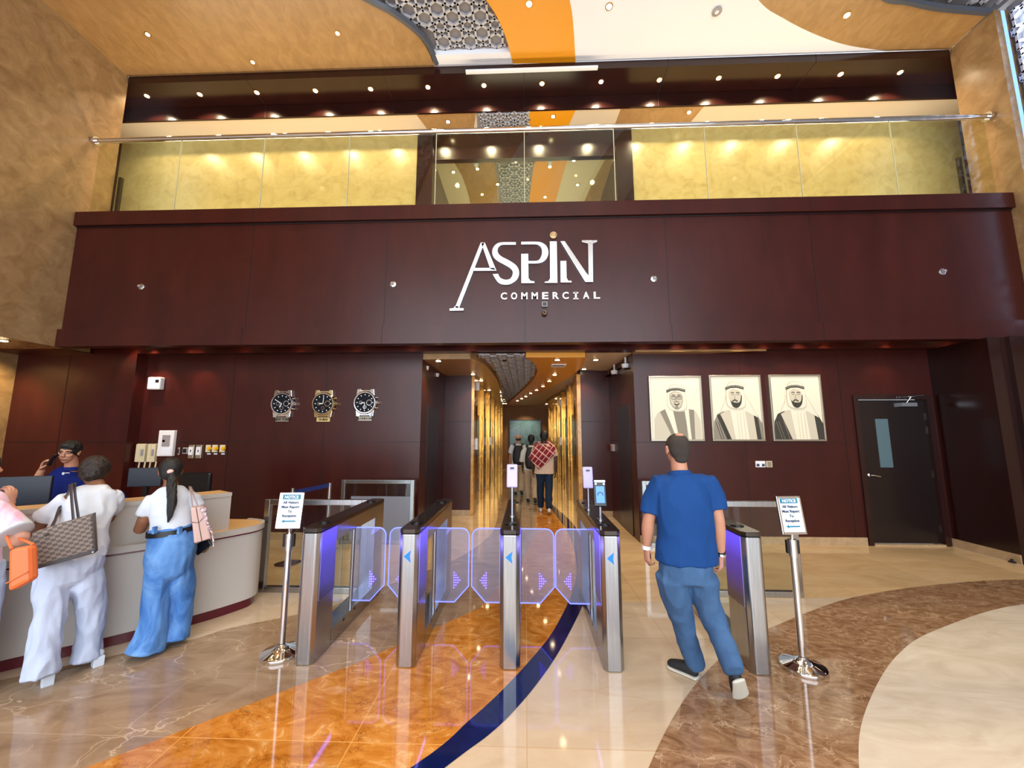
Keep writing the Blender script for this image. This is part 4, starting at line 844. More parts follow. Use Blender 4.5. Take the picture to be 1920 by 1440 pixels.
# ---- notice stands
def notice(x, y, lab, tilt):
    t = thing('notice_stand', lab, 'sign stand', (x, y, 0), 'chrome notice stands')
    MB().lathe((x, y, 0), [(.148, 0), (.153, .012), (.15, .028), (.135, .034), (.08, .05), (.04, .07), (.026, .085)], 48).build('base', M['chrome'], t, smooth=True)
    p = MB().tube([(x, y, .09), (x, y, .82)], .024, 20); p.tube([(x, y, .80), (x, y, .93)], .031, 20); q = p.build('post', M['chrome'], t, smooth=True)
    for a in (0, pi): MB().cbox((x+.036*cos(a), y, .875), (.022, .03, .1)).build('belt_slot', M['black'], q, bevel=.004)
    MB().tube([(x, y, .93), (x, y-.01, 1.0)], .012, 12).build('neck', M['chrome'], q, smooth=True)
    R = Matrix.Rotation(radians(tilt), 3, 'Z') @ Matrix.Rotation(radians(-8), 3, 'X'); c = V((x, y-.015, 1.115)); W, H = .2, .285
    fr = MB()
    for cx_, cz, dx, dz in ((0, H/2-.009, W, .018), (0, -H/2+.009, W, .018), (W/2-.009, 0, .018, H), (-W/2+.009, 0, .018, H)): fr.cbox(c+R @ V((cx_, 0, cz)), (dx, .016, dz), R)
    f = fr.build('sign_frame', M['chrome'], t, bevel=.003)
    MB().cbox(c+R @ V((0, .002, 0)), (W-.03, .008, H-.03), R).build('sign_sheet', M['paper'], f)
    MB().cbox(c+R @ V((0, -.003, .105)), (W-.055, .003, .036), R).build('title_bar', M['teal'], f, bevel=.001)
    ux = R @ V((1, 0, 0)); uz = R @ V((0, 0, 1))
    def tx(s_, z, sz, m_, b=0): text(s_, sz, c+R @ V((.0, -.006, z)), ux, uz, m_, f, 'lettering', .0008, b)
    tx('NOTICE', .1045, .031, M['signwhite'], .0009)
    for k, s_ in enumerate(('All Visitors', 'Must Report', 'To', 'Reception')): tx(s_, .062-k*.035, .028, M['ink'], .0006)
    a = MB(); a.prism([c+R @ V(q) for q in ((-.058, -.0045, -.085), (-.036, -.0045, -.072), (-.036, -.0045, -.08), (.055, -.0045, -.08), (.055, -.0045, -.09), (-.036, -.0045, -.09), (-.036, -.0045, -.098))], R @ V((0, .002, 0))); a.build('arrow', M['teal'], f)
notice(-1.95, 3.24, 'chrome notice stand left of the turnstiles, beside the reception desk', 4)
notice(2.07, 3.2, 'chrome notice stand right of the turnstiles', 6)
# belt post behind the left barrier
def belt():
    x, y = -2.98, 5.9
    t = thing('belt_post', 'chrome queue post with a blue belt behind the left glass barrier', 'queue post', (x, y, 0))
    MB().lathe((x, y, 0), [(.16, 0), (.16, .02), (.05, .05), (.025, .07)], 30).build('base', M['chrome'], t, smooth=True)
    MB().tube([(x, y, .05), (x, y, 1.0)], .025, 16).build('post', M['chrome'], t, smooth=True)
    a = at(548, 932, 5.0); MB().prism([(x-.02, y, .93), (x-.02, y, .99), (x-.21, y-.56, .97), (x-.21, y-.56, .91)], (0, .004, 0)).build('belt', M['navybelt'], t)
    x2, y2 = -3.20, 5.32
    t = thing('belt_post', 'chrome queue post standing behind the left notice stand', 'queue post', (x2, y2, 0)); MB().lathe((x2, y2, 0), [(.16, 0), (.16, .02), (.05, .05), (.025, .07)], 30).build('base', M['chrome'], t, smooth=True); MB().tube([(x2, y2, .05), (x2, y2, 1.0)], .025, 16).build('post', M['chrome'], t, smooth=True)
M['navybelt'] = mat('navy belt', (26, 44, 110), .6); belt()

# ---- reception desk
def desk():
    t = thing('reception_desk', 'curved pale grey reception desk with maroon kick board, left of the gates', 'reception desk', (-3.6, 3.9, 0))
    front = smoothpath([(-6.6, .50, 0), (-4.9, 1.93, 0), (-3.91, 2.88, 0), (-3.48, 3.23, 0), (-3.08, 3.63, 0), (-2.88, 3.90, 0), (-2.80, 4.10, 0), (-2.90, 4.29, 0), (-3.12, 4.38, 0)], 8)
    def off(path, d):
        out = []
        for i, p in enumerate(path):
            a = path[max(i-1, 0)]; b = path[min(i+1, len(path)-1)]; tg = (b-a).normalized(); out.append(p+V((-tg.y, tg.x, 0))*d)
        return out
    def wall(path, d, z0, z1, name, m_, par, **k):
        inn = off(path, d); mb = MB(); n = len(path)
        vs = [V((p.x, p.y, z)) for z in (z0, z1) for p in path]+[V((p.x, p.y, z)) for z in (z0, z1) for p in inn]
        fs = []
        for i in range(n-1): fs += [(i, i+1, n+i+1, n+i), (2*n+i+1, 2*n+i, 3*n+i, 3*n+i+1), (n+i, n+i+1, 3*n+i+1, 3*n+i), (i+1, i, 2*n+i, 2*n+i+1)]
        fs += [(0, n, 3*n, 2*n), (n-1, 3*n-1, 4*n-1, 2*n-1)]
        mb.add(vs, fs); return mb.build(name, m_, par, smooth=True, **k)
    body = wall(off(front, -.0), .05, .09, .735, 'front_panel', M['desk'], t)
    wall(off(front, .03), .05, 0, .10, 'kick_board', M['maroon'], t)
    wall(off(front, -.01), .05, .733, .748, 'shadow_band', M['maroon'], t)  # thin maroon band below the counter edge
    wall(off(front, -.015), .03, .746, .80, 'counter_edge', M['desk'], t)
    wall(off(front, .0), .12, .765, .792, 'counter_top', M['desk'], t)
    ed = [p for p in off(front, .02) if p.x > -3.12 and p.y > 3.5]
    MB().prism([(p.x, p.y, .772) for p in ed]+[(-3.45, 4.36, .772), (-3.45, 4.05, .772), (-3.16, 3.62, .772)], (0, 0, .022)).build('end_surface', M['desk_top'], t)
    hf = [p for p in off(front, .10) if p.x < -3.02 and p.y < 3.86]; hf.append(V((-2.99, 3.92, 0)))
    wall(hf, .03, .79, 1.13, 'raised_panel', M['desk'], t); wall(off(hf, -.004), .3, 1.13, 1.15, 'raised_top', M['desk_top'], t)
    wall(off(hf, -.008), .03, 1.115, 1.152, 'raised_edge', M['desk'], t)
    # sign on the front of the desk
    def on(u, z):       # u = distance left of the white trousers
        for k in range(len(front)-1):
            pass
    a, b = V((-3.93, 2.92, 0)), V((-4.9, 1.95, 0)); d = (a-b).normalized(); nrm = V((d.y, -d.x, 0))
    o = a+nrm*.02
    g = MB()
    cpos = V((-3.97, 2.9, .41))+d*.062+nrm*.03
    for k in range(28):
        a0, a1 = 2*pi*k/28, 2*pi*(k+1)/28
        q = [cpos+d*(r*.62*cos(an))+V((0, 0, r*sin(an))) for r, an in ((.15, a0), (.15, a1), (.10, a1), (.10, a0))]; g.prism(q, nrm*.012)
    lo = g.build('logo_ring', M['maroon'], t)
    for ch, off_ in (('O', -.088), ('M', -.03)): text(ch, .075, V((-3.83, 3.03, .245))+d*off_+nrm*.03, d, (0, 0, 1), M['ink'], t, 'lettering', .004, .004)
    for ch, off_, m_ in (('n', .12, 'maroon'),): text(ch, .30, V((-3.83, 3.03, .42))+d*(off_-.11)+nrm*.028, d, (0, 0, 1), M[m_], t, 'lettering', .006, .01)
desk()
# monitors, chair behind the desk
def monitor(c, rz, W, H, label):
    t = thing('monitor', label, 'monitor', (c[0], c[1], .74)); R = Matrix.Rotation(rz, 3, 'Z'); c = V(c)
    MB().cbox(c, (W, .03, H), R).build('casing', M['navyblack'], t, bevel=.008); MB().cbox(c+R @ V((0, .017, 0)), (W-.03, .002, H-.03), R).build('screen', M['black'], t)
    MB().cbox((c.x, c.y+.02, (c.z-H/2+.76)/2), (.05, .03, max(.05, c.z-H/2-.76))).build('stand', M['black'], t); MB().cbox((c.x, c.y+.02, .75), (.24, .16, .015)).build('foot', M['black'], t)
p1 = at(273, 891, 4.1); monitor((p1.x, 4.1, p1.z-.02), .25, .31, .20, 'dark navy monitor back standing left of the ponytail woman')
p1 = at(22, 915, 3.54); monitor((p1.x, 3.54, p1.z-.03), .4, .56, .27, 'wide dark monitor back at the left end of the desk')
wk = MB(); wk.prism([(-6.6, 1.7, .70), (-3.9, 4.0, .70), (-4.1, 4.3, .70), (-6.8, 2.0, .70)], (0, 0, .03)); wk.box((-4.2, 4.0, 0), (-4.12, 4.08, .7)); wk.box((-6.6, 1.9, 0), (-6.52, 1.98, .7))
o = wk.build('work_surface', M['desk_top']); tag(o, 'inner oak work surface behind the raised desk panel', 'worktop')
def chair():
    x, y = -4.75, 5.25; t = thing('office_chair', 'black office chair with pale armrest behind the reception desk', 'chair', (x, y, 0))
    MB().cbox((x, y, .48), (.5, .48, .08)).build('seat', M['black'], t, bevel=.03); MB().cbox((x, y+.25, .88), (.48, .06, .62)).build('backrest', M['black'], t, bevel=.04)
    MB().tube([(x, y, .08), (x, y, .46)], .03).build('gas_lift', M['chrome'], t, smooth=True)
    for s in (-1, 1): MB().tube([(x+s*.26, y+.15, .5), (x+s*.31, y+.1, .72), (x+s*.31, y-.1, .78), (x+s*.26, y-.25, .74)], .022).build('armrest', M['whiteplastic'], t, smooth=True)
    for k in range(5):
        a = 2*pi*k/5; MB().tube([(x, y, .1), (x+.28*cos(a), y+.28*sin(a), .06)], .02).ball((x+.28*cos(a), y+.28*sin(a), .03), .03, 8, 6).build('leg', M['black'], t, smooth=True)
chair()

# ================================================================== PEOPLE
def frame_of(t, s):
    t = V(t).normalized(); s = V(s); s = (s-t*s.dot(t)).normalized(); return t, s, t.cross(s)
class Soup(MB):
    def loft(s, pts, rad, side=(1, 0, 0), seg=20, cap=.6):
        P_ = smoothpath(pts, 3) if len(pts) > 2 else [V(p) for p in pts]
        R_ = smoothpath([(a, b, 0) for a, b in [(r if isinstance(r, (tuple, list)) else (r, r)) for r in rad]], 3) if len(pts) > 2 else [V((r[0], r[1], 0)) if isinstance(r, (tuple, list)) else V((r, r, 0)) for r in rad]
        n = len(P_); rings = []
        for i, p in enumerate(P_):
            t, sd, nn = frame_of(P_[min(i+1, n-1)]-P_[max(i-1, 0)], side); rings.append((p, t, sd, nn, R_[i].x, R_[i].y))
        p, t, sd, nn, a, b = rings[0]; h = min(a, b)*cap; ext = [(p-t*h, t, sd, nn, a*.3, b*.3), (p-t*h*.6, t, sd, nn, a*.8, b*.8)]
        p, t, sd, nn, a, b = rings[-1]; h = min(a, b)*cap; ext2 = [(p+t*h*.6, t, sd, nn, a*.8, b*.8), (p+t*h, t, sd, nn, a*.3, b*.3)]
        rings = ext+rings+ext2 if cap else rings
        vs = [p+sd*(a*cos(2*pi*j/seg))+nn*(b*sin(2*pi*j/seg)) for p, t, sd, nn, a, b in rings for j in range(seg)]; m = len(rings)
        fs = [(i*seg+j, i*seg+(j+1) % seg, (i+1)*seg+(j+1) % seg, (i+1)*seg+j) for i in range(m-1) for j in range(seg)]
        fs += [tuple(range(seg))[::-1], tuple((m-1)*seg+j for j in range(seg))]
        return s.add(vs, fs)
    def blob(s, c, r, B=None, seg=16, rings=10):          # ellipsoid along the basis B = (right, forward, up)
        k = len(s.v); s.ball((0, 0, 0), r, seg, rings)
        for i in range(k, len(s.v)): q = s.v[i]; s.v[i] = V(c)+(B[0]*q.x+B[1]*q.y+B[2]*q.z if B else q)
        return s
    def organic(s, name, mat_, parent, vox=.008, smooth=6, fold=0, fscale=(9, 9, 4), label=None):
        o = s.build(name, mat_, parent, smooth=True, fix=True)
        r = o.modifiers.new('r', 'REMESH'); r.mode = 'VOXEL'; r.voxel_size = vox; r.use_smooth_shade = True
        k = o.modifiers.new('s', 'SMOOTH'); k.factor = .5; k.iterations = smooth
        pr = o.parent; o.parent = None; me = bake(o); o.parent = pr; o.modifiers.clear()
        me.materials.clear()
        for m in (mat_ if isinstance(mat_, list) else [mat_]): me.materials.append(m)
        if fold:
            off_ = ORG[parent]
            nor = [q.normal.copy() for q in me.vertices]
            for q, nq in zip(me.vertices, nor):
                p = V((q.co.x*fscale[0], q.co.y*fscale[1], q.co.z*fscale[2]))+off_*3
                d = 1-abs(noise.noise(p))*3; q.co += nq*(d*fold+noise.noise(p*2.3)*fold*.6)
        for pl in me.polygons: pl.use_smooth = True
        o.data = me
        if label: o['label'] = label
        return o
def hand(S, w, d, n, s, curl=.5, k=1.0, spread=.5):
    """palm + five fingers; w wrist, d finger direction, n palm side, s thumb side"""
    d = V(d).normalized(); n = V(n); n = (n-d*n.dot(d)).normalized(); s_ = d.cross(n); s_ = s_ if s_.dot(V(s)) > 0 else -s_; w = V(w)
    S.loft([w-d*.01, w+d*.03*k, w+d*.09*k], [(.024*k, .02*k), (.034*k, .017*k), (.040*k, .013*k)], s_, 14)
    for i, (l, r) in enumerate(((.072, .0085), (.08, .009), (.074, .0085), (.058, .0075))):
        b = w+d*(.088-.006*abs(i-1.2))*k+s_*(.030-.0205*i)*k; pts = [b-d*.02]; dr = (d+s_*(.5-i*.33)*.25*spread).normalized(); c = curl*(1+.12*i)
        p = b
        for j, f in enumerate((.42, .33, .25)):
            a = c*(.35+.65*j); v = (dr*cos(a)+n*sin(a)); p = p+v*(l*f*k); pts.append(p)
        S.loft([b-d*.015]+pts[1:], [r*k, r*k, r*.95*k, r*.82*k], s_, 10)
    tb = w+d*.028*k+s_*.026*k; v = (d*.65+s_*.62+n*(.25+.4*curl)).normalized(); v2 = (d*.85+s_*.1+n*(.3+.5*curl)).normalized()
    S.loft([tb-v*.01, tb+v*.035*k, tb+v*.035*k+v2*.028*k, tb+v*.035*k+v2*.052*k], [.013*k, .011*k, .010*k, .0085*k], n, 10)
def basis(fwd, up): u = V(up).normalized(); f = V(fwd); f = (f-u*f.dot(u)).normalized(); return (f.cross(u), f, u)
def head(S, c, B, k=1.0):
    R, Fw, U = B; c = V(c); P_ = lambda x, y, z: c+(R*x+Fw*y+U*z)*k
    S.blob(P_(0, -.012, .022), (.076*k, .093*k, .090*k), B); S.blob(P_(0, .03, -.035), (.058*k, .058*k, .072*k), B); S.blob(P_(0, .045, -.085), (.032*k, .034*k, .024*k), B)
    S.blob(P_(0, .052, .03), (.055*k, .035*k, .03*k), B)
    S.loft([P_(0, .082, .018), P_(0, .098, -.012), P_(0, .104, -.022)], [.009*k, .012*k, .015*k], R, 10); S.blob(P_(0, .094, -.028), (.019*k, .012*k, .009*k), B)
    for s_ in (-1, 1):
        S.blob(P_(s_*.035, .06, -.02), (.026*k, .024*k, .022*k), B); S.blob(P_(s_*.079, -.005, -.005), (.010*k, .02*k, .032*k), B); S.blob(P_(s_*.084, -.012, .01), (.008*k, .018*k, .018*k), B)
    S.blob(P_(0, .083, -.058), (.026*k, .012*k, .007*k), B); S.blob(P_(0, .08, -.069), (.022*k, .012*k, .007*k), B)
def face_bits(t, c, B, k, lip):
    R, Fw, U = B; c = V(c)
    P_ = lambda x, y, z: c+(R*x+Fw*y+U*z)*k
    for s_ in (-1, 1):
        e = Soup().blob(P_(s_*.031, .079, .006), (.0125*k, .008*k, .006*k), B).build('eye', M['eyewhite'], t, smooth=True)
        Soup().blob(P_(s_*.031, .0865, .006), (.006*k, .0035*k, .006*k), B).build('iris', M['black'], e, smooth=True)
        Soup().loft([P_(s_*.014, .094, .026), P_(s_*.032, .093, .031), P_(s_*.05, .080, .026)], [.004*k, .0048*k, .003*k], U, 8).build('eyebrow', M['hair'], t, smooth=True)
    Soup().loft([P_(-.024, .090, -.063), P_(0, .098, -.061), P_(.024, .090, -.063)], [.003*k, .006*k, .003*k], U, 8).build('mouth', lip, t, smooth=True)
def haircap(S, c, B, k=1.0, nape=-.05, vol=.012):
    R, Fw, U = B; c = V(c); P_ = lambda x, y, z: c+(R*x+Fw*y+U*z)*k
    S.blob(P_(0, -.020, .035), ((.078+vol)*k, (.090+vol)*k, (.084+vol)*k), B); S.blob(P_(0, -.045, -.005), ((.072+vol*.6)*k, (.055+vol)*k, .075*k), B)
    S.blob(P_(0, -.058, nape), (.052*k, .032*k, .04*k), B)
M['skin'] = mat('warm skin', (188, 134, 108), .5, spec=.35); M['skin_dark'] = mat('brown skin', (132, 88, 64), .5, spec=.35); M['skin_deep'] = mat('deep brown skin', (70, 46, 36), .5, spec=.35); M['skin_light'] = mat('light skin', (214, 160, 138), .5, spec=.35)
M['eyewhite'] = mat('eye white', (160, 140, 128), .4); M['hair'] = mat('black hair', (16, 14, 14), .38, bump=.5, bscale=160); M['hair_brown'] = mat('dark brown hair', (34, 24, 20), .35, bump=.6, bscale=120); M['hair_grey'] = mat('greying dark hair', (52, 44, 38), .55, bump=.6, bscale=200)
M['lip'] = mat('lips', (120, 66, 58), .5)
M['polo'] = mat('royal blue knit', (22, 64, 122), .8, bump=.08, bscale=220, spec=.2); M['chino'] = marble('washed blue twill', [(58, 86, 122), (64, 94, 132), (72, 104, 142)], 9, (1, 1, .4), .85, dist=.5, spec=.2)
M['whitecloth'] = mat('white cotton', (208, 214, 224), .85, bump=.1, bscale=180, spec=.2); M['whitelinen'] = mat('white linen', (188, 198, 220), .85, bump=.12, bscale=160, spec=.2)
M['denim'] = marble('blue denim', [(48, 92, 158), (72, 118, 182), (104, 150, 206), (128, 170, 216)], 3.0, (1.4, 1.4, .9), .8, dist=1.0, spec=.2)
M['shoe'] = mat('black suede', (26, 27, 30), .7); M['sole'] = mat('pale rubber sole', (196, 192, 178), .7); M['belt'] = mat('black leather belt', (14, 16, 22), .35)
M['navyshirt'] = mat('navy blue polo cloth', (14, 30, 104), .8, spec=.2)

def pole(pts, Y=None): return [at(*p) for p in pts]

# ---- man in the blue polo shirt, walking away through the right hand lane
def man_blue():
    root = V((1.32, 2.95, 0)); t = thing('person', 'person in blue polo shirt and blue trousers walking away through the right gate lane', 'person', root)
    hd = at(1269, 843, 2.98); neck = at(1274, 880, 2.95); chest = at(1283, 925, 2.93); shL = at(1237, 905, 2.95); shR = at(1328, 905, 2.93)
    eL = at(1216, 975, 2.97); wL = at(1213, 1026, 3.02); eR = at(1347, 975, 2.90); wR = at(1351, 1040, 2.95)
    hem = at(1287, 1052, 2.92); wst = at(1285, 1000, 2.92)
    B = basis((-.10, 1, -.12), (.02, .12, 1)); side = (1, .03, 0)
    S = Soup(); head(S, hd, B, 1.0); S.loft([hd-V((0, .01, .05)), neck-V((-.005, 0, .05)), chest], [(.055, .06), (.062, .065), (.10, .08)], side)
    kL, aL = at(1280, 1165, 3.02), at(1302, 1246, 3.10); kR, aR = at(1338, 1160, 2.92), at(1372, 1243, 2.74)
    S.loft([shL, eL, wL], [.05, .043, .028], (0, 1, 0)); S.loft([shR, eR, wR], [.05, .041, .029], (0, 1, 0)); S.loft([eL, eL.lerp(wL, .35), wL], [.043, .046, .028], (0, 1, 0)); S.loft([eR, eR.lerp(wR, .35), wR], [.040, .043, .028], (0, 1, 0))
    hand(S, wL, (-.02, .05, -1), (.9, .2, 0), (.1, 1, .1), 1.0, 1.02); hand(S, wR, (.05, .15, -1), (-.7, .5, 0), (-.2, 1, 0), .9, 1.0)
    S.loft([aL.lerp(kL, .2), aL-V((0, 0, .03))], [.036, .036]); S.loft([aR.lerp(kR, .2), aR+V((0, -.02, -.03))], [.036, .036]); S.loft([chest, aL.lerp(aR, .5)+V((-.02, 0, .75))], [(.1, .08), (.1, .08)])
    S.loft([at(1262, 1070, 2.92), kL, aL], [.05, .04, .04]); S.loft([at(1312, 1070, 2.9), kR, aR], [.05, .04, .04])
    S.organic('body', M['skin'], t, .0055, 4)
    S = Soup(); haircap(S, hd+V((0, 0, -.004)), B, 1.0, -.062, .006); h = S.organic('hair', M['hair_grey'], t, .006, 5)
    Soup().blob(hd+B[2]*.098-B[1]*.055, (.036, .03, .02), B).build('thinning_crown', M['skin'], h, smooth=True)
    # polo shirt
    S = Soup()
    S.loft([hem, at(1286, 1020, 2.92), wst, at(1283, 955, 2.92), at(1282, 918, 2.93), at(1278, 893, 2.95)], [(.212, .145), (.205, .14), (.198, .135), (.212, .135), (.205, .12), (.115, .09)], side, 28, cap=.1)
    S.loft([shL+V((.03, 0, .01)), at(1228, 935, 2.96), at(1221, 962, 2.965)], [.078, .078, .078], (0, 1, 0), cap=.15); S.loft([shR+V((-.03, 0, .01)), at(1338, 930, 2.92), at(1343, 955, 2.91)], [.078, .08, .08], (0, 1, 0), cap=.15)
    S.blob(at(1250, 903, 2.94), (.08, .08, .05)); S.blob(at(1316, 903, 2.93), (.08, .08, .05))
    p = S.organic('polo_shirt', M['polo'], t, .008, 5, fold=.008, fscale=(7, 7, 3.5))
    S = Soup(); S.loft([neck+V((.002, .0, -.055)), neck+V((.001, .008, -.012))], [(.098, .095), (.073, .076)], side, 24, cap=0); S.organic('collar', M['polo'], p, .006, 3)
    # trousers
    S = Soup(); hL, hR = at(1260, 1078, 2.92), at(1314, 1078, 2.91)
    S.loft([at(1287, 1030, 2.92), at(1287, 1060, 2.92), at(1288, 1085, 2.92)], [(.17, .13), (.185, .14), (.18, .14)], side, cap=.2)
    S.loft([hL, at(1266, 1115, 2.95), kL, at(1290, 1205, 3.06), at(1304, 1245, 3.09)], [(.107, .125), (.098, .11), (.078, .085), (.07, .075), (.066, .075)], side, cap=.2)
    S.loft([hR, at(1322, 1115, 2.93), kR, at(1355, 1200, 2.84), at(1376, 1257, 2.71)], [(.107, .125), (.098, .11), (.08, .085), (.071, .075), (.062, .072)], side, cap=.2)
    S.organic('trousers', M['chino'], t, .008, 5, fold=.006, fscale=(8, 8, 7))
    # shoes
    def shoe(heel, toe, up, name):
        heel, toe = V(heel), V(toe); L_ = (toe-heel); t1, sd, nn = frame_of(L_, L_.cross(V(up))); u = nn if nn.dot(V(up)) > 0 else -nn
        S = Soup(); S.loft([heel+t1*.03+u*.05, heel+t1*.10+u*.05, heel+t1*.19+u*.036, toe-t1*.035+u*.03], [(.034, .042), (.042, .04), (.047, .027), (.036, .02)], sd, 16)
        o_ = S.organic(name, M['shoe'], t, .006, 3)
        S = Soup(); S.loft([heel+t1*.02+u*.01, heel+t1*.1+u*.01, heel+t1*.2+u*.01, toe-t1*.03+u*.01], [(.042, .012), (.047, .012), (.056, .012), (.044, .012)], sd, 18, cap=.9); S.organic('sole', M['sole'], o_, .005, 2)
    sl = V((1.33, 3.03, 0)); shoe((1.235, 3.03, 0), (1.06, 3.22, 0), (0, 0, 1), 'shoe')
    shoe(aR+V((.005, -.07, -.065)), onz(1392, 1318, 0)+V((0, .0, .012)), (-.15, .75, .65), 'shoe')
    # wrist bands
    Soup().lathe(wL+V((0, 0, .0)), [(.0335, -.014), (.0345, 0), (.0335, .014)], 24).build('white_wristband', M['whiteplastic'], t, smooth=True)
    Soup().lathe(wR+V((0, 0, .0)), [(.034, -.009), (.0355, 0), (.034, .009)], 24).build('steel_bracelet', M['chrome'], t, smooth=True)
    Soup().lathe(wR+V((0, 0, .02)), [(.0345, -.012), (.036, 0), (.0345, .012)], 24).build('watch_strap', M['black'], t, smooth=True)
    o = MB().cbox(wL+V((.02, .025, -.09)), (.022, .04, .09)).build('wallet', M['black'], bevel=.008); tag(o, 'small black wallet held in the left hand of the blue polo person', 'wallet')
man_blue()

# ---- woman in white with the checked tote
def tote(at):
    c = [at(58, 999, 2.72), at(174, 963, 2.72), at(178, 1037, 2.70), at(55, 1071, 2.70)]; t = thing('tote_bag', 'brown checked tote bag hanging from the arm of the person in white', 'bag', (c[0]+c[2])/2)
    n = (c[1]-c[0]).cross(c[2]-c[0]).normalized(); n = n if n.y > 0 else -n; D = n*.12
    f = MB(); f.prism(c, D); f.build('bag_body', M['check'], t, bevel=.012)
    e0, e1 = c[3].lerp(c[0], .10), c[2].lerp(c[1], .10); q = MB(); q.prism([c[3]-n*.004, c[2]-n*.004, e1-n*.004, e0-n*.004], D+n*.01); q.build('base_trim', M['bagtrim'], t, bevel=.003)
    for a in (.03, .97): p_ = c[3].lerp(c[2], a)*.96+c[0].lerp(c[1], a)*.04; MB().ball(p_-n*.008, .005, 8, 6).build('rivet', M['whiteplastic'], t)
    d = c[1].lerp(c[2], 0); g = MB().prism([c[1]-n*.004+(c[0]-c[1])*.012, c[1]-n*.004, c[2]-n*.004, c[2]-n*.004+(c[3]-c[2])*.012], D+n*.008); g.build('side_piping', M['bagtrim'], t)
    def strap(p0, p1, top_, name='handle'):
        m_ = Soup(); pts = smoothpath([p0, p0.lerp(top_[0], .6), top_[0], top_[-1], p1.lerp(top_[-1], .6), p1], 6)
        m_.loft([p0]+[p0.lerp(top_[0], .5)]+list(top_)+[top_[-1].lerp(p1, .5), p1], [(.012, .004)]*(len(top_)+4), (1, 0, .3), 8); m_.build(name, M['bagtrim'], t, smooth=True)
    fr = lambda x, y: at(x, y, 2.735)
    strap(at(139, 992, 2.74), at(86, 1004, 2.70), [at(134, 930, 2.86), at(133, 908, 2.93), at(131, 918, 3.05), at(112, 950, 3.02), at(102, 980, 2.86)])
    strap(at(147, 970, 2.86), at(98, 985, 2.83), [at(141, 930, 2.93), at(139, 908, 2.98), at(137, 912, 3.08), at(116, 950, 3.05)])
M['check'], nt_, b_ = newmat('brown check canvas'); _t = nt_.nodes.new('ShaderNodeTexCoord'); _m = nt_.nodes.new('ShaderNodeMapping'); _m.inputs['Rotation'].default_value = (0, radians(17), 0); _c = nt_.nodes.new('ShaderNodeTexChecker'); _c.inputs['Scale'].default_value = 58
_m.inputs['Location'].default_value = (.003, .013, .003)
nt_.links.new(_t.outputs['Object'], _m.inputs[0]); nt_.links.new(_m.outputs[0], _c.inputs[0]); _c.inputs[1].default_value = lin((126, 108, 96)); _c.inputs[2].default_value = lin((78, 66, 60)); nt_.links.new(_c.outputs[0], b_.inputs['Base Color']); b_.inputs['Roughness'].default_value = .5
_s = nt_.nodes.new('ShaderNodeVectorMath'); _s.operation = 'MULTIPLY'; _s.inputs[1].default_value = (1, 0, 1); nt_.links.new(_m.outputs[0], _s.inputs[0]); nt_.links.new(_s.outputs[0], _c.inputs[0])
M['bagtrim'] = mat('dark brown leather', (52, 44, 46), .45)

def block_heel(t, foot, toe, name):
    foot, toe = V(foot), V(toe); d = (toe-foot).normalized(); sd = V((d.y, -d.x, 0))
    S = Soup(); S.loft([foot+V((0, 0, .085)), foot+d*.08+V((0, 0, .06)), foot+d*.16+V((0, 0, .03)), toe+V((0, 0, .022))], [(.034, .03), (.036, .026), (.042, .018), (.03, .014)], sd, 14); o = S.organic(name, M['whitecloth'], t, .006, 2)
    MB().prism([foot+sd*.03-d*.035, foot-sd*.03-d*.035, foot-sd*.028+d*.03, foot+sd*.028+d*.03], (0, 0, .07)).build('heel', M['whitecloth'], o, bevel=.004)
def facing(c, f, yref, lean=0):
    # points in the upright plane through c that is square to the direction f the body faces
    f = V((f[0], f[1], 0)).normalized()
    def g(px, py, Y):
        r_ = ray(px, py); o_ = V((c[0], c[1], 0))+f*(Y-yref); return EY+r_*((o_-V((0, 0, 0))).dot(f)/r_.dot(f))
    return g
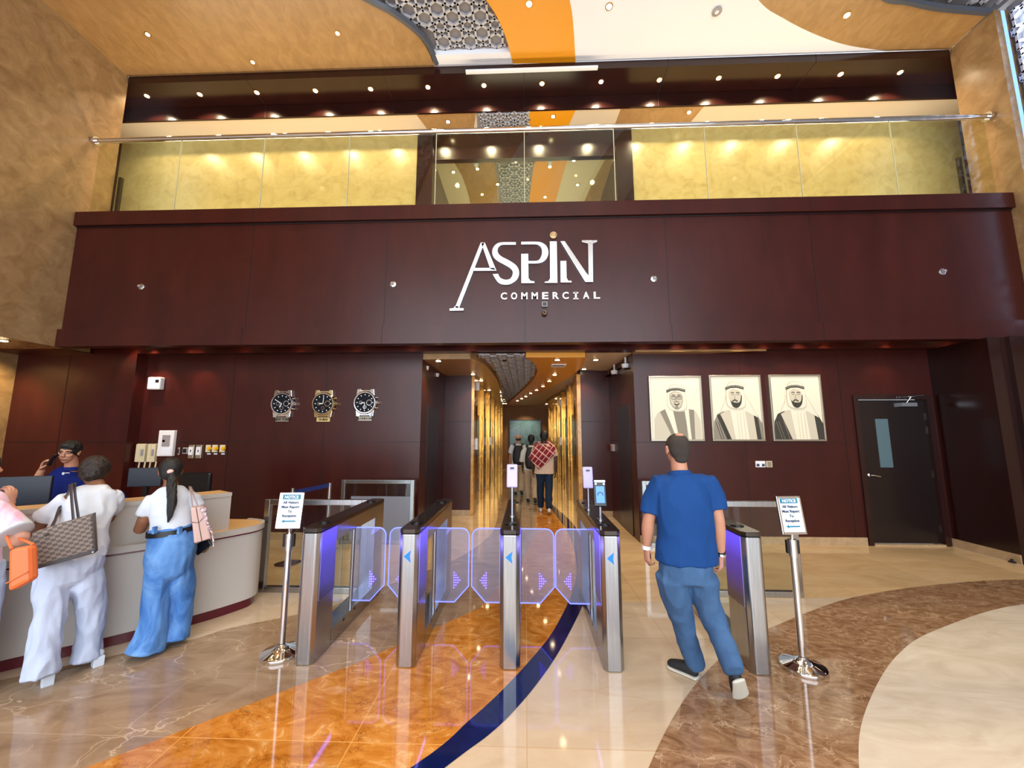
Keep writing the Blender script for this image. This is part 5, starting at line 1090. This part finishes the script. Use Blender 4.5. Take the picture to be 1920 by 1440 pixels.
def woman_white():
    at = facing((-3.34, 2.93), (-.68, .73), 2.98, -.5)
    root = V((-3.25, 2.95, 0)); t = thing('person', 'person in white top and wide white trousers leaning over the reception desk', 'person', root)
    hd = at(176, 886, 3.25); B = basis((-.75, .75, -.3), (-.1, .2, 1)); side = (.75, .66, .08)
    hip = at(128, 1055, 2.98); wst = at(145, 1000, 3.02); chest = at(165, 950, 3.10); upch = at(175, 925, 3.15); shL = at(126, 936, 3.08); shR = at(213, 926, 3.14)
    eL = at(68, 993, 3.14); wL = at(88, 1000, 3.30); eR = at(203, 972, 3.28); wR = at(180, 965, 3.42)
    fR, fL = onz(157, 1252), onz(80, 1284)
    S = Soup(); head(S, hd, B, .96); S.loft([hd-V((0, .0, .04)), at(180, 908, 3.2), upch], [(.05, .055), (.052, .056), (.1, .07)], side)
    S.loft([shL, eL, wL], [.047, .042, .026], (0, 0, 1)); S.loft([shR, eR, wR], [.047, .042, .026], (0, 0, 1)); S.loft([upch, wst, hip], [(.12, .08)]*3, side)
    hand(S, wL, (.5, 1, -.1), (0, 0, -1), (1, 0, 0), .5, .92); hand(S, wR, (-.2, 1, -.1), (0, 0, -1), (-1, 0, 0), .4, .92)
    S.loft([at(106, 1070, 2.98), at(94, 1150, 2.92), at(78, 1250, 2.87)], [.06, .045, .035]); S.loft([at(160, 1070, 2.99), at(171, 1148, 3.03), at(160, 1228, 3.03)], [.06, .045, .035])
    S.organic('body', M['skin_dark'], t, .006, 4)
    S = Soup(); haircap(S, hd, B, 1.0, -.04, .016); S.blob(hd-B[1]*.10+B[2]*.01, (.062, .038, .055), B); S.blob(hd-B[1]*.105-B[2]*.03, (.045, .03, .032), B); S.organic('hair', M['hair_brown'], t, .007, 3, fold=.004, fscale=(25, 25, 25))
    S = Soup()
    S.loft([at(134, 1046, 2.99), at(140, 1020, 3.0), wst, at(155, 972, 3.06), chest, at(173, 928, 3.13), at(179, 914, 3.17)], [(.185, .15), (.18, .15), (.165, .14), (.16, .13), (.165, .12), (.15, .09), (.07, .055)], side, 26, cap=.12)
    S.loft([at(128, 938, 3.08), at(104, 954, 3.10), at(84, 974, 3.12)], [.065, .07, .072], (.66, .75, 0), cap=.1); S.loft([at(208, 928, 3.12), at(214, 940, 3.16), at(210, 958, 3.22)], [.06, .06, .058], (.66, .75, 0), cap=.1)
    S.organic('top', M['whitecloth'], t, .008, 4, fold=.009, fscale=(8, 8, 6))
    S = Soup()
    S.loft([at(134, 1030, 2.98), at(132, 1060, 2.97), at(130, 1085, 2.97)], [(.155, .13), (.175, .15), (.15, .13)], side, cap=.4)
    S.loft([at(106, 1060, 2.98), at(101, 1095, 2.96), at(94, 1150, 2.92), at(83, 1215, 2.88), at(76, 1266, 2.86)], [(.08, .11), (.096, .12), (.082, .10), (.080, .095), (.090, .105)], side, cap=.1)
    S.loft([at(158, 1060, 2.98), at(164, 1090, 2.99), at(172, 1145, 3.03), at(167, 1200, 3.05), at(159, 1238, 3.03)], [(.08, .11), (.088, .12), (.076, .10), (.074, .095), (.085, .105)], side, cap=.1)
    S.organic('wide_trousers', M['whitelinen'], t, .008, 5, fold=.008, fscale=(13, 13, 5))
    block_heel(t, fR+V((.07, .03, 0)), fR+V((-.14, .14, 0)), 'sandal'); block_heel(t, fL+V((.03, .0, 0)), fL+V((-.16, .12, 0)), 'sandal')
    tote(at)
woman_white()

# ---- woman in jeans with the long ponytail
def woman_jeans():
    at = facing((-2.97, 3.32), (-.62, .78), 3.34, -.35)
    root = V((-2.98, 3.3, 0)); t = thing('person', 'person in white tee, flared blue jeans and long ponytail at the reception desk', 'person', root)
    hd = at(320, 884, 3.45); B = basis((-.66, .75, -.2), (-.05, .08, 1)); side = (.78, .62, 0)
    sh = at(320, 925, 3.42); shL = at(288, 934, 3.4); shR = at(353, 928, 3.4); eL = at(262, 993, 3.42); wL = at(272, 972, 3.62); eR = at(377, 975, 3.42); wR = at(384, 1012, 3.44)
    wst = at(322, 990, 3.36); hip = at(320, 1040, 3.34)
    S = Soup(); head(S, hd, B, .94); S.loft([hd-V((0, .0, .04)), at(320, 908, 3.44), sh], [(.048, .052), (.05, .055), (.1, .07)], side); S.loft([sh, wst, hip], [(.12, .08), (.11, .08), (.13, .09)], side)
    S.loft([shL, eL, wL], [.046, .042, .026], (0, 1, 0)); S.loft([shR, eR, wR], [.046, .040, .026], (0, 1, 0)); S.loft([shL, shL.lerp(eL, .6), eL], [.046, .047, .04], (0, 1, 0))
    hand(S, wL, (.2, 1, .1), (0, 0, -1), (1, 0, 0), .5, .9); hand(S, wR, (.05, .25, -1), (-1, 0, 0), (0, 1, 0), .8, .9)
    a1, a2 = onz(272, 1215), onz(330, 1196)
    S.loft([at(303, 1055, 3.33), at(294, 1120, 3.33), at(282, 1205, 3.3)], [.06, .045, .035]); S.loft([at(338, 1055, 3.35), at(341, 1120, 3.38), at(332, 1190, 3.36)], [.06, .045, .035]); S.organic('body', M['skin_dark'], t, .006, 4)
    S = Soup(); haircap(S, hd, B, .97, -.03, .010); h = S.organic('hair', M['hair'], t, .007, 4)
    pt = at(322, 884, 3.345)
    S = Soup(); S.loft([pt, at(322, 902, 3.31), at(322, 930, 3.24), at(321, 955, 3.22), at(315, 979, 3.23)], [(.024, .024), (.032, .028), (.034, .024), (.028, .02), (.006, .006)], side, 14); S.organic('ponytail', M['hair'], h, .006, 2, fold=.004, fscale=(40, 40, 3))
    Soup().blob(pt+V((0, -.012, .0)), (.026, .022, .02)).build('hair_tie', M['pinksoft'], h, smooth=True)
    S = Soup(); S.loft([at(322, 992, 3.36), at(321, 970, 3.37), at(320, 950, 3.39), at(320, 930, 3.41), at(320, 914, 3.43)], [(.143, .12), (.138, .115), (.145, .115), (.145, .10), (.075, .055)], side, 26, cap=.1)
    S.loft([at(290, 934, 3.4), at(278, 950, 3.4), at(271, 965, 3.41)], [.055, .057, .058], side, cap=.1); S.loft([at(350, 927, 3.4), at(364, 938, 3.4), at(371, 950, 3.4)], [.052, .055, .056], side, cap=.1); S.organic('tee', M['whitecloth'], t, .008, 5, fold=.006, fscale=(5, 5, 9))
    S = Soup(); S.loft([at(321, 990, 3.36), at(321, 1010, 3.35), hip, at(320, 1075, 3.33)], [(.145, .12), (.158, .14), (.17, .16), (.15, .14)], side, cap=.4)
    S.loft([at(304, 1045, 3.33), at(299, 1075, 3.33), at(294, 1120, 3.33), at(288, 1170, 3.31), at(273, 1221, 3.28)], [(.08, .12), (.098, .135), (.09, .115), (.092, .11), (.122, .15)], side, cap=.05)
    S.loft([at(338, 1045, 3.35), at(342, 1075, 3.36), at(342, 1120, 3.38), at(337, 1165, 3.38), at(331, 1197, 3.36)], [(.075, .12), (.09, .135), (.08, .11), (.078, .10), (.085, .12)], side, cap=.05); j = S.organic('jeans', M['denim'], t, .008, 5, fold=.007, fscale=(10, 10, 4))
    S = Soup(); S.loft([at(321, 999, 3.36), at(321, 990, 3.36)], [(.162, .138), (.159, .136)], side, 30, cap=0); S.build('belt', M['belt'], t, smooth=True)
    for px in (290, 337): p_ = at(px, 994, 3.222); MB().cbox(p_, (.02, .03, .055)).build('belt_loop', M['denim'], j)
    b = at(302, 1035, 3.17)
    # shoulder bag
    c = [at(357, 952, 3.22), at(383, 950, 3.22), at(396, 1010, 3.23), at(364, 1020, 3.22)]
    g = thing('shoulder_bag', 'blush pink shoulder bag with thin dark seams hanging beside the ponytail', 'bag', (c[0]+c[2])/2)
    bb = MB(); n = V((-.62, .78, 0)); bb.prism(c, n*.10); bb.build('bag_body', M['blush'], g, bevel=.012)
    sm_ = MB(); m0, m1 = c[0].lerp(c[1], .4), c[3].lerp(c[2], .45)
    sm_.tube([m0-n*.002, m1-n*.002], .0025, 6); mid = m0.lerp(m1, .45); sm_.tube([c[0].lerp(c[3], .4)-n*.002, mid-n*.003, c[1].lerp(c[2], .25)-n*.002], .0025, 6); sm_.build('seam', M['bagtrim'], g)
    for dx in (0, 12): Soup().loft([at(362+dx, 955, 3.24), at(358+dx*.3, 925, 3.30), at(355+dx*.2, 912, 3.40), at(359+dx*.5, 925, 3.48), at(372, 955, 3.36)], [(.006, .003)]*5, (1, 0, 0), 8).build('strap', M['blush_dark'], g, smooth=True)
    S = Soup(); S.loft([at(381, 955, 3.22), at(384, 965, 3.21), at(390, 985, 3.22), at(398, 1000, 3.23), at(401, 1026, 3.24)], [(.02, .015), (.016, .012), (.012, .009), (.009, .006), (.005, .004)], (1, 0, 0), 10); S.blob(at(381, 955, 3.21), (.03, .02, .022)); S.organic('scarf', M['scarf'], g, .005, 2, fold=.003, fscale=(40, 40, 40))
    w_ = at(380, 1024, 3.36); R = Matrix.Rotation(radians(-38), 3, 'Y'); o = MB().cbox(w_, (.15, .02, .085), R).build('phone_wallet', M['black'], bevel=.006); tag(o, 'black wallet case held below the blush pink shoulder bag', 'wallet')
M['pinksoft'] = mat('pink scrunchie', (230, 180, 170), .6); M['blush'] = mat('blush leather', (206, 172, 162), .45); M['blush_dark'] = mat('taupe strap', (150, 122, 116), .5); M['scarf'] = marble('pink scarf print', [(230, 120, 150), (245, 225, 225), (120, 90, 100), (240, 200, 205)], 40, (1, 1, 1), .6)
woman_jeans()

# ---- receptionist on the phone
def receptionist():
    root = V((-4.75, 4.35, 0)); t = thing('person', 'receptionist in navy blue polo shirt holding a phone to the ear behind the desk', 'person', root)
    hd = at(130, 848, 4.15); B = basis((.42, -.9, -.22), (.14, -.1, 1)); side = (1, .15, 0); Y = 4.2
    ch = at(122, 915, Y); nk = at(134, 877, Y); shR = at(92, 900, Y); shL = at(160, 900, Y+.1); eR = at(56, 932, Y-.1); wR = at(78, 882, Y-.12); eL = at(175, 950, Y); wL = at(150, 960, Y-.3)
    S = Soup(); head(S, hd, B, 1.0); S.loft([hd-V((0, -.01, .05)), nk, ch], [(.054, .058), (.056, .06), (.12, .08)], side); S.loft([ch, V((root.x, root.y, .6))], [(.12, .08), (.14, .1)], side)
    S.loft([shR, eR, wR], [.052, .045, .03], (0, 1, 0)); S.loft([eR, eR.lerp(wR, .35), wR], [.045, .05, .03], (0, 1, 0)); S.loft([shL, eL, wL], [.05, .045, .03], (0, 1, 0))
    hand(S, wR, (.35, -.1, 1), (.8, .3, -.1), (.3, -1, .2), .9, 1.0); hand(S, wL, (-.3, -1, 0), (0, 0, -1), (1, 0, 0), .4, 1.0)
    S.loft([V((root.x-.1, root.y, .6)), V((root.x-.1, root.y, .08))], [.07, .04]); S.loft([V((root.x+.1, root.y, .6)), V((root.x+.1, root.y, .08))], [.07, .04]); S.organic('body', M['skin'], t, .006, 3)
    face_bits(t, hd, B, 1.0, M['lip'])
    S = Soup(); haircap(S, hd, B, 1.02, -.03, .010); P_ = lambda x, y, z: hd+B[0]*x+B[1]*y+B[2]*z
    S.blob(P_(0, .045, .085), (.066, .045, .026), B); S.blob(P_(-.03, .062, .068), (.04, .02, .02), B); S.organic('hair', M['hair'], t, .006, 3, fold=.003, fscale=(30, 30, 30))
    S = Soup(); S.loft([V((root.x, root.y, .66)), V((root.x, root.y, .95)), ch+V((0, .0, -.12)), ch, at(126, 892, Y), at(133, 880, Y)], [(.2, .14), (.2, .14), (.21, .135), (.2, .12), (.15, .1), (.075, .07)], side, 26, cap=.15)
    S.loft([shR+V((.04, 0, 0)), shR.lerp(eR, .35), shR.lerp(eR, .62)], [.075, .078, .076], (0, 1, 0), cap=.1); S.loft([shL+V((-.04, 0, 0)), shL.lerp(eL, .6)], [.075, .076], (0, 1, 0), cap=.1); p = S.organic('polo_shirt', M['navyshirt'], t, .008, 6, fold=.006, fscale=(6, 6, 5))
    S = Soup(); S.loft([nk+V((0, 0, -.03)), nk+V((0, 0, .01))], [(.078, .08), (.066, .07)], side, 20, cap=0); S.organic('collar', M['navyshirt'], p, .006, 2)
    q = at(118, 888, 4.045); lg = MB().lathe((q.x, q.y+.005, q.z), [(.014, 0), (.014, .004)], 14, 'y'); lg.box((q.x+.02, q.y, q.z+.004), (q.x+.07, q.y+.004, q.z+.011)); lg.build('chest_logo', M['whiteplastic'], p)
    S = Soup(); S.loft([V((root.x, root.y, .75)), V((root.x, root.y, .6))], [(.17, .13), (.18, .14)], side, cap=.2)
    for s_ in (-1, 1): S.loft([V((root.x+s_*.1, root.y, .65)), V((root.x+s_*.1, root.y, .4)), V((root.x+s_*.1, root.y, .06))], [.1, .08, .06], side, cap=.1)
    S.organic('trousers', M['belt'], t, .01, 4)
    o = Soup(); a = at(92, 872, 4.0); b = at(107, 853, 4.0); o.loft([a, a.lerp(b, .5)+V((-.01, 0, .01)), b], [(.024, .010), (.022, .012), (.024, .012)], (0, 1, 0), 12); o = o.build('phone_handset', M['black'], smooth=True); tag(o, 'black phone handset held to the ear of the receptionist', 'phone')
receptionist()

# ---- person cut by the left edge of the view
def edge_person():
    root = V((-3.50, 2.55, 0)); t = thing('person', 'person in pink and white top at the far left edge, raising a hand', 'person', root); Y = 2.5; side = (1, -.1, 0)
    hd = V((-3.82, 2.62, 1.5)); B = basis((.1, 1, 0), (0, 0, 1)); shR = at(-22, 955, Y); eR = at(36, 1010, Y+.05); wR = at(14, 950, Y+.25)
    S = Soup(); head(S, hd, B, .95); S.loft([hd-V((0, 0, .04)), hd-V((0, 0, .15)), hd-V((0, 0, .3))], [.05, .055, (.12, .08)], side); S.loft([hd-V((0, 0, .3)), hd-V((0, 0, .75))], [(.13, .09), (.14, .1)], side)
    S.loft([shR, eR, wR], [.06, .048, .032], (0, 1, 0)); S.loft([eR, eR.lerp(wR, .4), wR], [.05, .054, .034], (0, 1, 0)); hand(S, wR, (-.3, .35, 1), (-.9, -.2, 0), (-.2, 1, .4), .7, 1.15)
    shL = hd+V((-.17, 0, -.22)); S.loft([shL, shL+V((-.08, .05, -.28)), shL+V((-.05, .2, -.45))], [.05, .043, .03], (0, 1, 0)); hand(S, shL+V((-.05, .2, -.45)), (0, .4, -1), (1, 0, 0), (0, 1, 0), .6)
    for s_ in (-1, 1): S.loft([V((-3.76+s_*.09, 2.6, .85)), V((-3.76+s_*.09, 2.6, .45)), V((-3.76+s_*.09, 2.6, .08))], [.08, .055, .04], side); S.loft([V((-3.76+s_*.09, 2.56, .04)), V((-3.76+s_*.09, 2.75, .03))], [(.035, .03), (.04, .02)], side)
    S.organic('body', M['skin_light'], t, .006, 4)
    S = Soup(); haircap(S, hd, B, 1.0, -.1, .016); S.organic('hair', M['hair_brown'], t, .008, 3)
    S = Soup(); S.loft([V((-3.76, 2.58, .84)), V((-3.78, 2.58, 1.05)), V((-3.80, 2.6, 1.26)), hd-V((0, 0, .15))], [(.2, .14), (.19, .13), (.2, .13), (.08, .07)], side, 24, cap=.1)
    S.loft([shR+V((-.12, .02, .0)), shR+V((.0, 0, -.03)), at(20, 1000, Y+.02)], [.09, .095, .10], (0, 1, 0), cap=.08); S.loft([shL, shL+V((-.05, .02, -.18))], [.08, .08], (0, 1, 0), cap=.1)
    p = S.organic('top', M['pinktop'], t, .008, 6, fold=.006)
    S = Soup(); S.loft([at(14, 994, Y+.02), at(23, 1004, Y+.02)], [.104, .106], (0, 1, 0), cap=.1); S.organic('sleeve_hem', M['whitecloth'], p, .007, 3)
    S = Soup(); S.loft([V((-3.76, 2.6, .88)), V((-3.76, 2.6, .7))], [(.19, .14), (.19, .15)], side, cap=.2)
    for s_ in (-1, 1): S.loft([V((-3.76+s_*.095, 2.6, .75)), V((-3.76+s_*.1, 2.6, .4)), V((-3.76+s_*.1, 2.6, .1))], [.11, .1, .1], side, cap=.05)
    S.organic('trousers', M['whitelinen'], t, .01, 5, fold=.008)
    Soup().loft([wR+V((0, 0, -.01)), wR+V((.003, -.005, -.02))], [.036, .037], (0, 1, 0), 20, cap=0).build('bracelet', M['gold_ring'], t, smooth=True)
    c = [at(14, 1030, 2.42), at(52, 1024, 2.46), at(54, 1090, 2.46), at(12, 1112, 2.42)]; g = thing('orange_bag', 'bright orange carry bag at the side of the pink top person', 'bag', (c[0]+c[2])/2)
    MB().prism(c, (0, .06, 0)).build('bag_body', M['orangebag'], g, bevel=.02); e = [c[3].lerp(c[0], .22), c[2].lerp(c[1], .28)]; MB().tube([e[0]-V((0, .003, 0)), e[1]-V((0, .003, 0))], .004, 6).build('seam', M['orangebag'], g)
    MB().tube(smoothpath([c[0].lerp(c[1], .2), at(6, 990, 2.5), at(-14, 940, 2.52), at(2, 990, 2.56), c[0].lerp(c[1], .8)+V((0, .05, 0))]), .008, 8).build('strap', M['orangebag'], g, smooth=True)
M['pinktop'] = marble('pink tie dye cotton', [(236, 170, 206), (240, 206, 228), (240, 232, 244)], 5, (1, 1, 1), .8, dist=1.5, spec=.2); M['orangebag'] = mat('orange nylon', (222, 112, 58), .45, bump=.1, bscale=120)
edge_person()

# ---- three men walking down the corridor
def walker(px, Y, py_head, name_label, shirt, pants, skin, hair, w_=1.0, bald=False, step=.14, shoe_m='whitecloth', sl=.5):
    h = at(px, py_head, Y); H_ = h.z; x = h.x; k = H_/1.75; t = thing('person', name_label, 'person', (x, Y, 0)); B = basis((0, 1, -.05), (0, 0, 1)); z = lambda v: v*k
    hd = V((x, Y, z(1.64))); S = Soup(); head(S, hd, B, 1.0*k); S.loft([hd-V((0, .01, z(.05))), V((x, Y, z(1.46))), V((x, Y, z(1.36)))], [.052, .055, (.11, .07)]); S.loft([V((x, Y, z(1.36))), V((x, Y, z(.9)))], [(.12, .08), (.12, .09)])
    ends = []
    for s_ in (-1, 1):
        sh = V((x+s_*.185*w_, Y, z(1.41))); el = sh+V((s_*.05, -.03*s_*1.0, z(-.29))); wr = el+V((s_*.0, .07, z(-.25))); S.loft([sh, el, wr], [.045, .04, .026], (0, 1, 0)); hand(S, wr, (0, .15, -1), (-s_, 0, 0), (0, 1, 0), .8, .95); ends.append((sh, el))
        f = s_*step; kn = V((x+s_*.09, Y+f*.5+(.05 if f < 0 else .02), z(.5))); an = V((x+s_*.08, Y+f, z(.10 if f > 0 else .15))); S.loft([V((x+s_*.09, Y, z(.9))), kn, an], [.07, .05, .038]); ends.append((kn, an))
    S.organic('body', skin, t, .008, 3)
    if not bald: S = Soup(); haircap(S, hd, B, 1.02*k, -.055, .014); S.organic('hair', hair, t, .008, 3)
    else: S = Soup(); S.blob(hd+V((0, -.03, -.02)), (.082, .075, .05)); S.organic('hair', hair, t, .008, 3)
    S = Soup(); S.loft([V((x, Y, z(.84))), V((x, Y, z(1.0))), V((x, Y, z(1.25))), V((x, Y, z(1.40))), V((x, Y, z(1.48)))], [(.205*w_, .135), (.195*w_, .13), (.21*w_, .13), (.185*w_, .1), (.07, .065)], cap=.1)
    for sh, el in (ends[0], ends[2]): S.loft([sh-(sh-V((x, Y, sh.z)))*.2, sh.lerp(el, sl*.6), sh.lerp(el, sl*1.35)], [.072, .074, .074], (0, 1, 0), cap=.1)
    sh_ = S.organic('shirt', shirt, t, .010, 5, fold=.006)
    S = Soup(); S.loft([V((x, Y, z(.98))), V((x, Y, z(.82)))], [(.17*w_, .12), (.18*w_, .135)], cap=.2)
    for s_, (kn, an) in zip((-1, 1), (ends[1], ends[3])): S.loft([V((x+s_*.09, Y, z(.84))), kn, an+V((0, 0, .0))], [(.1, .11), (.08, .085), (.068, .075)], cap=.1)
    S.organic('trousers', pants, t, .010, 5, fold=.007)
    for s_, (kn, an) in zip((-1, 1), (ends[1], ends[3])):
        S = Soup(); back = an.y < Y; hl = an+V((0, -.06, -.06 if not back else -.03)); to = V((an.x+s_*.02, an.y+.17, .03)); S.loft([hl, hl.lerp(to, .5), to], [(.036, .045), (.042, .035), (.04, .025)]); S.organic('shoe', M[shoe_m], t, .008, 2)
    return t, x, k
def backpack(x, Y, k, label):
    t = thing('backpack', label, 'backpack', (x, Y-.2, 1.0*k), 'black backpacks'); S = Soup(); S.loft([V((x, Y-.22, .92*k)), V((x, Y-.24, 1.05*k)), V((x, Y-.22, 1.25*k)), V((x, Y-.19, 1.42*k))], [(.14, .08), (.165, .095), (.155, .085), (.11, .06)], cap=.4); b = S.organic('pack_body', M['backpack'], t, .01, 4)
    S = Soup(); S.loft([V((x, Y-.315, .96*k)), V((x, Y-.325, 1.12*k))], [(.11, .03), (.11, .03)], cap=.3); S.organic('front_pocket', M['backpack'], t, .01, 3)
    for s_ in (-1, 1): Soup().loft([V((x+s_*.09, Y-.16, 1.40*k)), V((x+s_*.11, Y-.08, 1.49*k)), V((x+s_*.12, Y+.08, 1.45*k)), V((x+s_*.13, Y+.14, 1.25*k))], [(.025, .012)]*4, (1, 0, 0), 10).build('shoulder_strap', M['backpack'], t, smooth=True)
    return t
M['backpack'] = mat('black nylon', (16, 16, 18), .6); M['beigecloth'] = mat('beige cotton', (196, 168, 144), .85, spec=.2); M['khaki'] = mat('khaki cotton', (176, 156, 128), .85, spec=.2); M['darkjeans'] = mat('dark blue jeans', (26, 40, 58), .85, spec=.2)
M['palegrey'] = mat('pale grey shirt', (188, 192, 184), .85, spec=.2)
t, x, k = walker(972, 11.2, 815, 'person in white shirt with black backpack, farthest down the corridor', M['whitecloth'], M['khaki'], M['skin'], M['hair_grey'], 1.0, True, -.15, 'shoe'); backpack(x, 11.2, k, 'black backpack worn by the farthest person in the corridor')
t, x, k = walker(996, 10.0, 816, 'person in pale grey shirt and khaki trousers, middle of the corridor walkers', M['palegrey'], M['khaki'], M['skin_deep'], M['hair'], .95, False, -.2, 'shoe', .9); backpack(x, 10.0, k, 'black backpack worn by the middle corridor walker')
t, x, k = walker(1020, 8.75, 809, 'person in beige shirt and dark jeans wearing a red plaid scarf in the corridor', M['beigecloth'], M['darkjeans'], M['skin_deep'], M['hair'], 1.08, False, -.22, 'sole')
def scarf(x, Y):
    t = thing('plaid_scarf', 'red and white plaid scarf draped diagonally over the beige shirt', 'scarf', (x, Y-.15, 1.0)); P_ = lambda a, b, y=8.58: at(a, b, y)
    out = [P_(1003, 838, 8.62), P_(1020, 833, 8.64), P_(1040, 842, 8.6), P_(1041, 850), P_(1026, 866), P_(1010, 880), P_(1003, 872), P_(991, 858)]
    S = MB(); n = len(out); c = P_(1015, 856, 8.50)
    front = [V((p.x, p.y-.02, p.z)) for p in out]; back = [V((p.x, p.y+.04, p.z)) for p in out]; vs = [V((c.x, c.y, c.z))]+front+back+[V((c.x, c.y+.1, c.z))]
    S.add(vs, [(0, 1+i, 1+(i+1) % n) for i in range(n)]+[(1+i, 1+n+i, 1+n+(i+1) % n, 1+(i+1) % n) for i in range(n)]+[(2*n+1, 1+n+(i+1) % n, 1+n+i) for i in range(n)])
    o = S.build('cloth', M['plaid'], t); m_ = o.modifiers.new('s', 'SUBSURF'); m_.levels = m_.render_levels = 3; m_.subdivision_type = 'SIMPLE'
    c2 = Soup(); c2.loft([P_(1004, 838, 8.68), P_(1010, 832, 8.80), P_(1030, 832, 8.80), P_(1038, 840, 8.68)], [.05, .05, .05, .045], (0, 0, 1)); c2.loft([P_(1004, 838, 8.68), P_(1020, 845, 8.6), P_(1038, 841, 8.66)], [.06, .06, .05], (0, 0, 1)); c2.organic('neck_fold', M['plaid'], t, .01, 4, fold=.006)
M['plaid'], nt_, b_ = newmat('red plaid wool'); _t = nt_.nodes.new('ShaderNodeTexCoord'); _m = nt_.nodes.new('ShaderNodeMapping'); _m.inputs['Rotation'].default_value = (0, radians(-38), 0); nt_.links.new(_t.outputs['Object'], _m.inputs[0])
_w = []
for ax in ('X', 'Z'):
    q = nt_.nodes.new('ShaderNodeTexWave'); q.bands_direction = ax; q.inputs['Scale'].default_value = 3.4 if ax == 'X' else 2.2; nt_.links.new(_m.outputs[0], q.inputs['Vector']); _w.append(ramp(nt_, q.outputs['Fac'], [(.93, (0, 0, 0, 1)), (.975, (1, 1, 1, 1))]))
_mx = nt_.nodes.new('ShaderNodeMath'); _mx.operation = 'MAXIMUM'; nt_.links.new(_w[0].outputs[0], _mx.inputs[0]); nt_.links.new(_w[1].outputs[0], _mx.inputs[1]); _r = ramp(nt_, _mx.outputs[0], [(0, (112, 14, 24)), (1, (206, 160, 148))]); nt_.links.new(_r.outputs[0], b_.inputs['Base Color']); b_.inputs['Roughness'].default_value = .9
scarf(x, 8.75)

SC.collection.children.link(COL)
